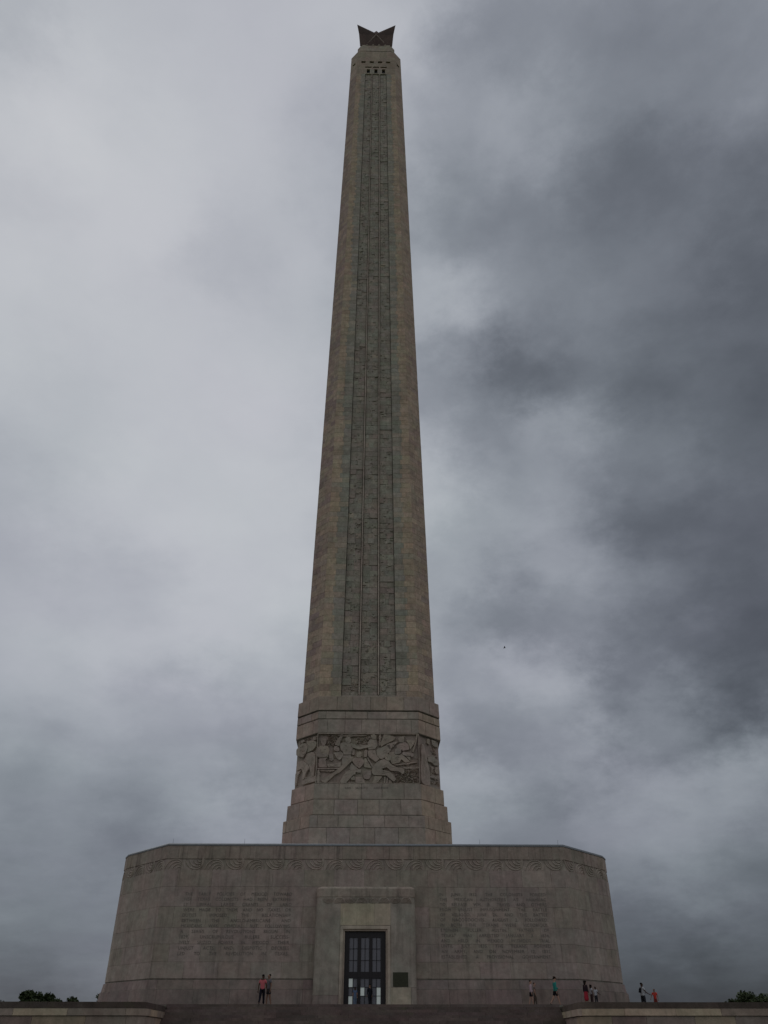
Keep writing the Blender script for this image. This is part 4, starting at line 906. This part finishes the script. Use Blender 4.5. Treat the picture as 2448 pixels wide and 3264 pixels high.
# ================================================================ TREES
def tree(x, y, h, r, label, n=900, name='tree', low=0.32, zb=-3.42):
    root = empty(name, (x, y, zb)); tag(root, label, 'tree', 'trees beyond the terrace')
    m = MB(); top = zb + h
    m.tube([(x, y, zb), (x + .2, y, zb + h * .3), (x + .1, y + .2, zb + h * .55)], [.38, .3, .2], 8)
    clumps = []
    for k in range(8):
        a = k * 2.4 + rnd.random(); e = rnd.uniform(.45, .85)
        tip = (x + math.cos(a) * r * .7 * (1.1 - e * .5), y + math.sin(a) * r * .7, zb + h * e)
        m.tube([(x + .15, y, zb + h * rnd.uniform(.22, .45)), ((x + tip[0]) / 2, (y + tip[1]) / 2, zb + h * (e * .75)), tip], [.16, .1, .04], 5)
    m.build('trunk', BARK, root)
    for _ in range(46):
        a = rnd.uniform(0, 6.283); q = math.sqrt(rnd.random()); e = rnd.random()
        rr = r * q * math.sqrt(max(.05, 1 - (e * .92) ** 2)) 
        clumps.append((x + math.cos(a) * rr, y + math.sin(a) * rr, zb + h * (low + (1 - low) * e * .90), rnd.uniform(.45, 1.05) * r / 3.6))
    for mi in (0, 1):
        lf = MB()
        for (cx, cy, cz, cr) in clumps:
            for _ in range(n // 34 * 4):
                v = Vector((rnd.gauss(0, 1), rnd.gauss(0, 1), rnd.gauss(0, .8))).normalized() * cr * (rnd.random() ** .4) * 1.05
                p = Vector((cx, cy, cz)) + v
                if rnd.random() < .5: continue
                nn = Vector((rnd.gauss(0, 1), rnd.gauss(0, 1), rnd.gauss(0, 1) + .6)).normalized()
                u = nn.cross(Vector((.3, .8, .5))).normalized(); w = nn.cross(u); s = rnd.uniform(.16, .32)
                lf.add([p - u * s, p + w * s * .55, p + u * s, p - w * s * .55], [(0, 1, 2, 3)])
        if mi == 0: crown = lf.build('crown', LEAFM[0], root)
        else:
            lf.build('leaf_clumps', LEAFM[1], root)
tree(-54.4, 87.5, 8.35, 3.1, 'tallest dark green tree showing over the left wall, the round headed one', 1500)
tree(-51.3, 88.5, 7.9, 2.6, 'dark tree at the right shoulder of the tall round one over the left wall', 1200)
tree(-48.7, 89.5, 7.4, 2.5, 'low dark tree top trailing off right of the clump over the left wall', 1000)
tree(-42.0, 88.0, 8.0, 3.0, 'dark tree just showing at the left edge of the stone base', 900)
tree(-61.5, 93.0, 6.9, 3.2, 'thin strip of foliage at the far left above the wall', 700)
tree(62.3, 87.5, 7.9, 3.9, 'dark bushy tree over the right wall at the edge of the picture, its left half', 1400)
tree(66.6, 88.5, 7.6, 4.0, 'dark bushy tree cut by the right edge of the picture', 1000)

# ================================================================ PEOPLE
def skin_obj(name, chains, mat, parent, root_pt=0, sub=1):
    """chains: list of lists of (point, radius); equal points are welded so limbs join"""
    me = bpy.data.meshes.new(name); bm = bmesh.new(); sl = bm.verts.layers.skin.verify(); key = {}
    def vert(p, r):
        k = tuple(round(c, 4) for c in p)
        if k not in key:
            v = bm.verts.new(p); rx, ry = r if isinstance(r, tuple) else (r, r); v[sl].radius = (rx, ry); key[k] = v
        return key[k]
    for ch in chains:
        pv = None
        for p, r in ch:
            v = vert(p, r)
            if pv is not None and v is not pv and not bm.edges.get((pv, v)): bm.edges.new((pv, v))
            pv = v
    bm.verts.ensure_lookup_table(); bm.verts[0][sl].use_root = True
    bm.to_mesh(me); bm.free(); me.materials.append(mat)
    o = bpy.data.objects.new(name, me); attach(o, parent)
    md = o.modifiers.new('skin', 'SKIN'); md.use_smooth_shade = True
    md = o.modifiers.new('sub', 'SUBSURF'); md.levels = sub; md.render_levels = sub
    return o
MATC = {}
def cloth(col):
    if col not in MATC: MATC[col] = plain('cloth', col, .85, .15, nscale=30, namt=.15)
    return MATC[col]
SKINS = {'light': (.42, .25, .18), 'mid': (.26, .15, .10), 'dark': (.09, .05, .035)}
def person(x, y, H, face, label, skin='mid', shirt=(.5, .5, .5), legs=(.03, .03, .04), shorts=False, sleeves='short', hair=(.015, .011, .009),
           long_hair=False, cap=None, stride=0.0, arms=((0, 10, 15), (0, 10, 15)), dress=None, slim=1.0, zf=0.0):
    """face: heading in degrees, 0 looks towards the camera (-Y), 90 towards +X. arms: (forward swing, out, elbow bend) per side"""
    root = empty('person', (x, y, zf)); root.rotation_euler = (0, 0, R(face))
    PINV[root.name] = Matrix.Identity(4)
    tag(root, label, 'person', 'visitors at the foot of the monument')
    S = lambda *c: Vector(c) * H
    hip = .53; b = {}
    def leg(s, sw_):
        # forward is -Y
        a = R(sw_); k = R(max(4, -sw_ * .9) if sw_ < 0 else 6)
        hp = S(.048 * s, 0, hip - .01)
        kn = hp + Vector((s * .005, -math.sin(a), -math.cos(a))) * .245 * H
        an = kn + Vector((0, -math.sin(a - k), -math.cos(a - k))) * .235 * H
        return hp, kn, an
    L = [leg(-1, stride), leg(1, -stride)]
    low = min(l[2].z for l in L) - .038 * H
    dz = Vector((0, 0, -low))
    L = [tuple(p + dz for p in l) for l in L]
    pel = S(0, 0, hip) + dz; wst = S(0, .0, .62) + dz; chs = S(0, .0, .73) + dz; nk = S(0, .002, .815) + dz; nk2 = S(0, -.004, .855) + dz; jaw = S(0, -.016, .885) + dz; tip = S(0, -.002, .992) + dz
    hd = S(0, -.012, .925) + dz; crown = S(0, -.006, .962) + dz; chin = S(0, -.03, .885) + dz; nose = S(0, -.074, .918) + dz
    W = slim
    ch = [[(pel, (.083 * H * W, .058 * H * W)), (wst, (.070 * H * W, .05 * H * W)), (chs, (.085 * H * W, .055 * H * W)), (nk, (.04 * H, .036 * H)), (nk2, (.034 * H, .034 * H)), (jaw, (.046 * H, .052 * H)),
           (hd, (.056 * H, .068 * H)), (crown, (.052 * H, .060 * H)), (tip, (.022 * H, .026 * H))], [(hd, (.056 * H, .068 * H)), (nose, .007 * H)]]
    for hp, kn, an in L:
        toe = an + S(0, -.085, -.028); heel = an + S(0, .02, -.022)
        ch.append([(pel, (.083 * H * W, .058 * H * W)), (hp, .05 * H * W), (hp.lerp(kn, .5), .044 * H * W), (kn, .032 * H), (kn.lerp(an, .35), .031 * H), (an, .019 * H), (toe, .017 * H)])
    hands = []
    for s, (fw, out, el) in zip((-1, 1), arms):
        sh = S(.098 * s * W, .003, .80) + dz
        a, o_ = R(fw), R(out)
        d1 = Vector((s * math.sin(o_), -math.sin(a) * math.cos(o_), -math.cos(a) * math.cos(o_)))
        elb = sh + d1 * .172 * H
        a2 = R(fw + el); o2 = R(out * .3)
        d2 = Vector((s * math.sin(o2) * (1 if el < 60 else -1), -math.sin(a2) * math.cos(o2), -math.cos(a2) * math.cos(o2)))
        wr_ = elb + d2 * .145 * H; palm = wr_ + d2 * .045 * H
        ch.append([(chs, (.085 * H * W, .055 * H * W)), (sh, .034 * H), (elb, .024 * H), (wr_, .014 * H), (palm, (.018 * H, .012 * H))])
        side = d2.cross(Vector((0, -1, .3))).normalized()
        for q in range(4):
            base = palm + side * (q - 1.5) * .011 * H + d2 * .012 * H
            ln = (.036, .042, .040, .031)[q] * H
            ch.append([(palm, (.018 * H, .012 * H)), (base, .0052 * H), (base + d2 * ln + Vector((0, -.006, 0)) * H, .0042 * H)])
        th = palm + side * (-.026 * H) * s - d2 * .004 * H
        ch.append([(palm, (.018 * H, .012 * H)), (th, .0058 * H), (th + (d2 * .8 - side * s * .3) * .028 * H, .0045 * H)])
        hands.append((sh, elb, wr_, palm))
    body = skin_obj('body', ch, cloth(SKINS[skin]), root)
    # clothes follow the same joints, a little wider
    e = .011 * H
    def up(r, k=1.0):
        return (r[0] + e, r[1] + e) if isinstance(r, tuple) else r + e
    t = [[(pel + S(0, 0, -.045), up((.086 * H * W, .062 * H * W))), (pel + S(0, 0, .02), up((.086 * H * W, .062 * H * W))), (wst, up((.074 * H * W, .052 * H * W))), (chs, up((.087 * H * W, .056 * H * W))), (nk + S(0, 0, -.02), (.052 * H, .042 * H))]]
    for sh, elb, wr_, palm in hands:
        c_ = [(chs, up((.087 * H * W, .056 * H * W))), (sh, .034 * H + e), (sh.lerp(elb, .62), .028 * H + e)]
        if sleeves == 'long': c_ += [(elb, .024 * H + e), (elb.lerp(wr_, .9), .017 * H + e)]
        t.append(c_)
    skin_obj('shirt', t, cloth(shirt), root)
    if dress:
        kn = (L[0][1] + L[1][1]) / 2
        skin_obj('dress', [[(wst, up((.072 * H * W, .052 * H * W))), (pel, up((.09 * H * W, .066 * H * W))), (pel.lerp(kn, .9), (.115 * H, .095 * H)), (pel.lerp(kn, 1.45), (.125 * H, .105 * H))]], cloth(dress), root)
    else:
        t = [[(wst + S(0, 0, -.01), up((.066 * H * W, .046 * H * W))), (pel + S(0, 0, .03), up((.078 * H * W, .056 * H * W))), (pel, up((.084 * H * W, .060 * H * W)))]]
        for hp, kn, an in L:
            c_ = [(pel, up((.084 * H * W, .060 * H * W))), (hp, .052 * H * W + e)]
            c_ += [(hp.lerp(kn, .75), .047 * H * W + e)] if shorts else [(hp.lerp(kn, .5), .046 * H * W + e), (kn, .034 * H + e), (kn.lerp(an, .5), .028 * H + e), (kn.lerp(an, .95), .024 * H + e)]
            t.append(c_)
        skin_obj('shorts' if shorts else 'trousers', t, cloth(legs), root)
    for hp, kn, an in L:
        skin_obj('shoe', [[(an + S(0, .018, -.020), .022 * H), (an + S(0, -.03, -.022), .021 * H), (an + S(0, -.085, -.026), .017 * H)]], cloth((.05, .05, .055)), root)
    # hair: a shell over the top and back of the head
    hr = [[(hd + S(0, .022, .0), (.060 * H, .058 * H)), (crown + S(0, .008, .004), (.058 * H, .062 * H)), (tip + S(0, .002, .010), (.03 * H, .034 * H))]]
    if long_hair: hr.append([(hd + S(0, .022, .0), (.060 * H, .058 * H)), (hd + S(0, .042, -.06), (.056 * H, .032 * H)), (hd + S(0, .046, -.13), (.046 * H, .022 * H))])
    skin_obj('hair', hr, cloth(hair), root)
    if cap:
        skin_obj('cap', [[(crown + S(0, .01, .0), (.066 * H, .070 * H)), (crown + S(0, 0, .035), (.045 * H, .05 * H))], [(crown + S(0, .01, .0), (.066 * H, .070 * H)), (crown + S(0, -.10, -.010), (.045 * H, .009 * H))]], cloth(cap), root)
    for s in (-1, 1):
        m = MB(); c_ = hd + S(.020 * s, -.061, .003)
        vs = [c_ + Vector(d) * .0055 * H for d in ((1, 0, 0), (-1, 0, 0), (0, 1, 0), (0, -1, 0), (0, 0, 1), (0, 0, -1))]
        m.add(vs, [(0, 2, 4), (2, 1, 4), (1, 3, 4), (3, 0, 4), (2, 0, 5), (1, 2, 5), (3, 1, 5), (0, 3, 5)]); m.build('eye', cloth((.01, .01, .01)), root)
    return root, dz
person(-6.72, -2.1, 1.78, 170, 'adult in a salmon pink shirt and dark trousers, by the left text panel', 'dark', (.52, .13, .14), (.012, .011, .016), stride=14, arms=((8, 14, 20), (-6, 14, 10)))
person(-6.36, -1.5, 1.82, -60, 'adult in a grey shirt half hidden beside the one in pink', 'mid', (.15, .14, .15), (.05, .045, .045), shorts=True, stride=8, arms=((10, 8, 30), (-8, 12, 20)))
person(-0.64, -1.35, 1.08, 185, 'small child in pale blue clothes with brown hair in front of the dark door', 'light', (.10, .14, .22), (.12, .16, .22), hair=(.04, .018, .012), long_hair=True, stride=5)
person(0.34, -1.25, 1.26, 200, 'dark clad figure in front of the middle of the dark door', 'mid', (.012, .012, .016), (.012, .012, .016), sleeves='long', stride=10)
person(11.0, -1.9, 1.46, 95, 'person in a pale pink top and short black shorts, walking right of the text', 'light', (.46, .34, .36), (.012, .011, .014), shorts=True, sleeves='long', stride=9, arms=((-10, 8, 20), (12, 8, 40)), hair=(.02, .015, .013))
person(11.38, -1.2, 1.36, 80, 'brown haired person mostly hidden beside the one in pale pink', 'light', (.16, .12, .10), (.10, .075, .06), hair=(.05, .03, .02), stride=8)
person(12.62, -1.9, 1.66, 100, 'tall person in a teal sweater, black shorts and brown cap striding right', 'light', (.03, .24, .20), (.012, .012, .014), shorts=True, sleeves='long', stride=20, arms=((-8, 6, 20), (22, 6, 55)), cap=(.08, .05, .03))
person(14.55, -2.3, 1.42, 120, 'person in a red dress and dark cardigan behind the right wall', 'mid', (.035, .022, .026), dress=(.38, .03, .045), sleeves='long', stride=5, long_hair=True)
person(14.98, -2.0, 1.20, 100, 'child in a plain white top in the middle of the group of three', 'dark', (.42, .41, .42), (.08, .05, .05), stride=4, long_hair=True)
person(15.12, -2.6, 1.05, 130, 'smaller child in white and black, rightmost in the group of three', 'dark', (.40, .40, .42), (.03, .03, .035), stride=6, arms=((20, 14, 50), (15, 14, 50)))
wm, dzw = person(20.95, 6.6, 1.76, 105, 'adult in a white shirt with a black backpack, against the sky at the right', 'dark', (.50, .51, .52), (.03, .03, .035), stride=8, arms=((18, 18, 45), (35, 25, 40)), slim=1.25)
person(21.95, 6.9, 1.36, -30, 'child in a bright orange red shirt beside the adult with the backpack', 'mid', (.58, .06, .045), (.25, .05, .04), stride=5, arms=((18, 30, 20), (5, 18, 15)))
# backpack worn by the adult in white
bk = empty('backpack', (20.95, 6.6, 0.0)); bk.rotation_euler = (0, 0, R(105)); PINV[bk.name] = Matrix.Identity(4)
tag(bk, 'black backpack on the back of the adult in the white shirt', 'backpack')
z0 = 1.76 * .62 + dzw.z
skin_obj('pack', [[(Vector((0, .17, z0 - .02)), (.13, .07)), (Vector((0, .185, z0 + .16)), (.14, .085)), (Vector((0, .15, z0 + .33)), (.10, .06))]], cloth((.010, .010, .013)), bk)
skin_obj('pocket', [[(Vector((0, .26, z0)), (.08, .03)), (Vector((0, .265, z0 + .12)), (.08, .03))]], cloth((.012, .012, .015)), bk)
for s in (-1, 1):
    skin_obj('strap', [[(Vector((s * .1, .12, z0 + .33)), .018), (Vector((s * .12, 0.0, z0 + .36)), .018), (Vector((s * .115, -.125, z0 + .22)), .018), (Vector((s * .13, -.06, z0 + .02)), .015), (Vector((s * .13, .12, z0 - .02)), .015)]], cloth((.010, .010, .013)), bk)
# a bird far up against the clouds
def bird():
    m = MB(); c = Vector((19.4, 42.0, 45.0))
    body = [c + Vector(d) for d in ((-.22, 0, 0), (0, 0, .06), (.25, 0, .02), (0, .05, 0), (0, -.05, 0), (0, 0, -.05))]
    m.add(body, [(0, 3, 1), (0, 1, 4), (2, 1, 3), (2, 4, 1), (0, 5, 3), (0, 4, 5), (2, 3, 5), (2, 5, 4)])
    for s in (-1, 1):
        m.add([c + Vector(d) for d in ((.1, 0, .02), (.02, s * .28, .14), (-.05, s * .5, .06), (-.1, s * .25, .1), (-.1, 0, .02), (0, s * .25, .10))], [(0, 1, 5), (1, 2, 5), (2, 3, 5), (3, 4, 5), (4, 0, 5)])
    tag(m.build('bird', cloth((.02, .02, .02))), 'tiny dark bird in the clouds right of the carved panel', 'bird')
bird()
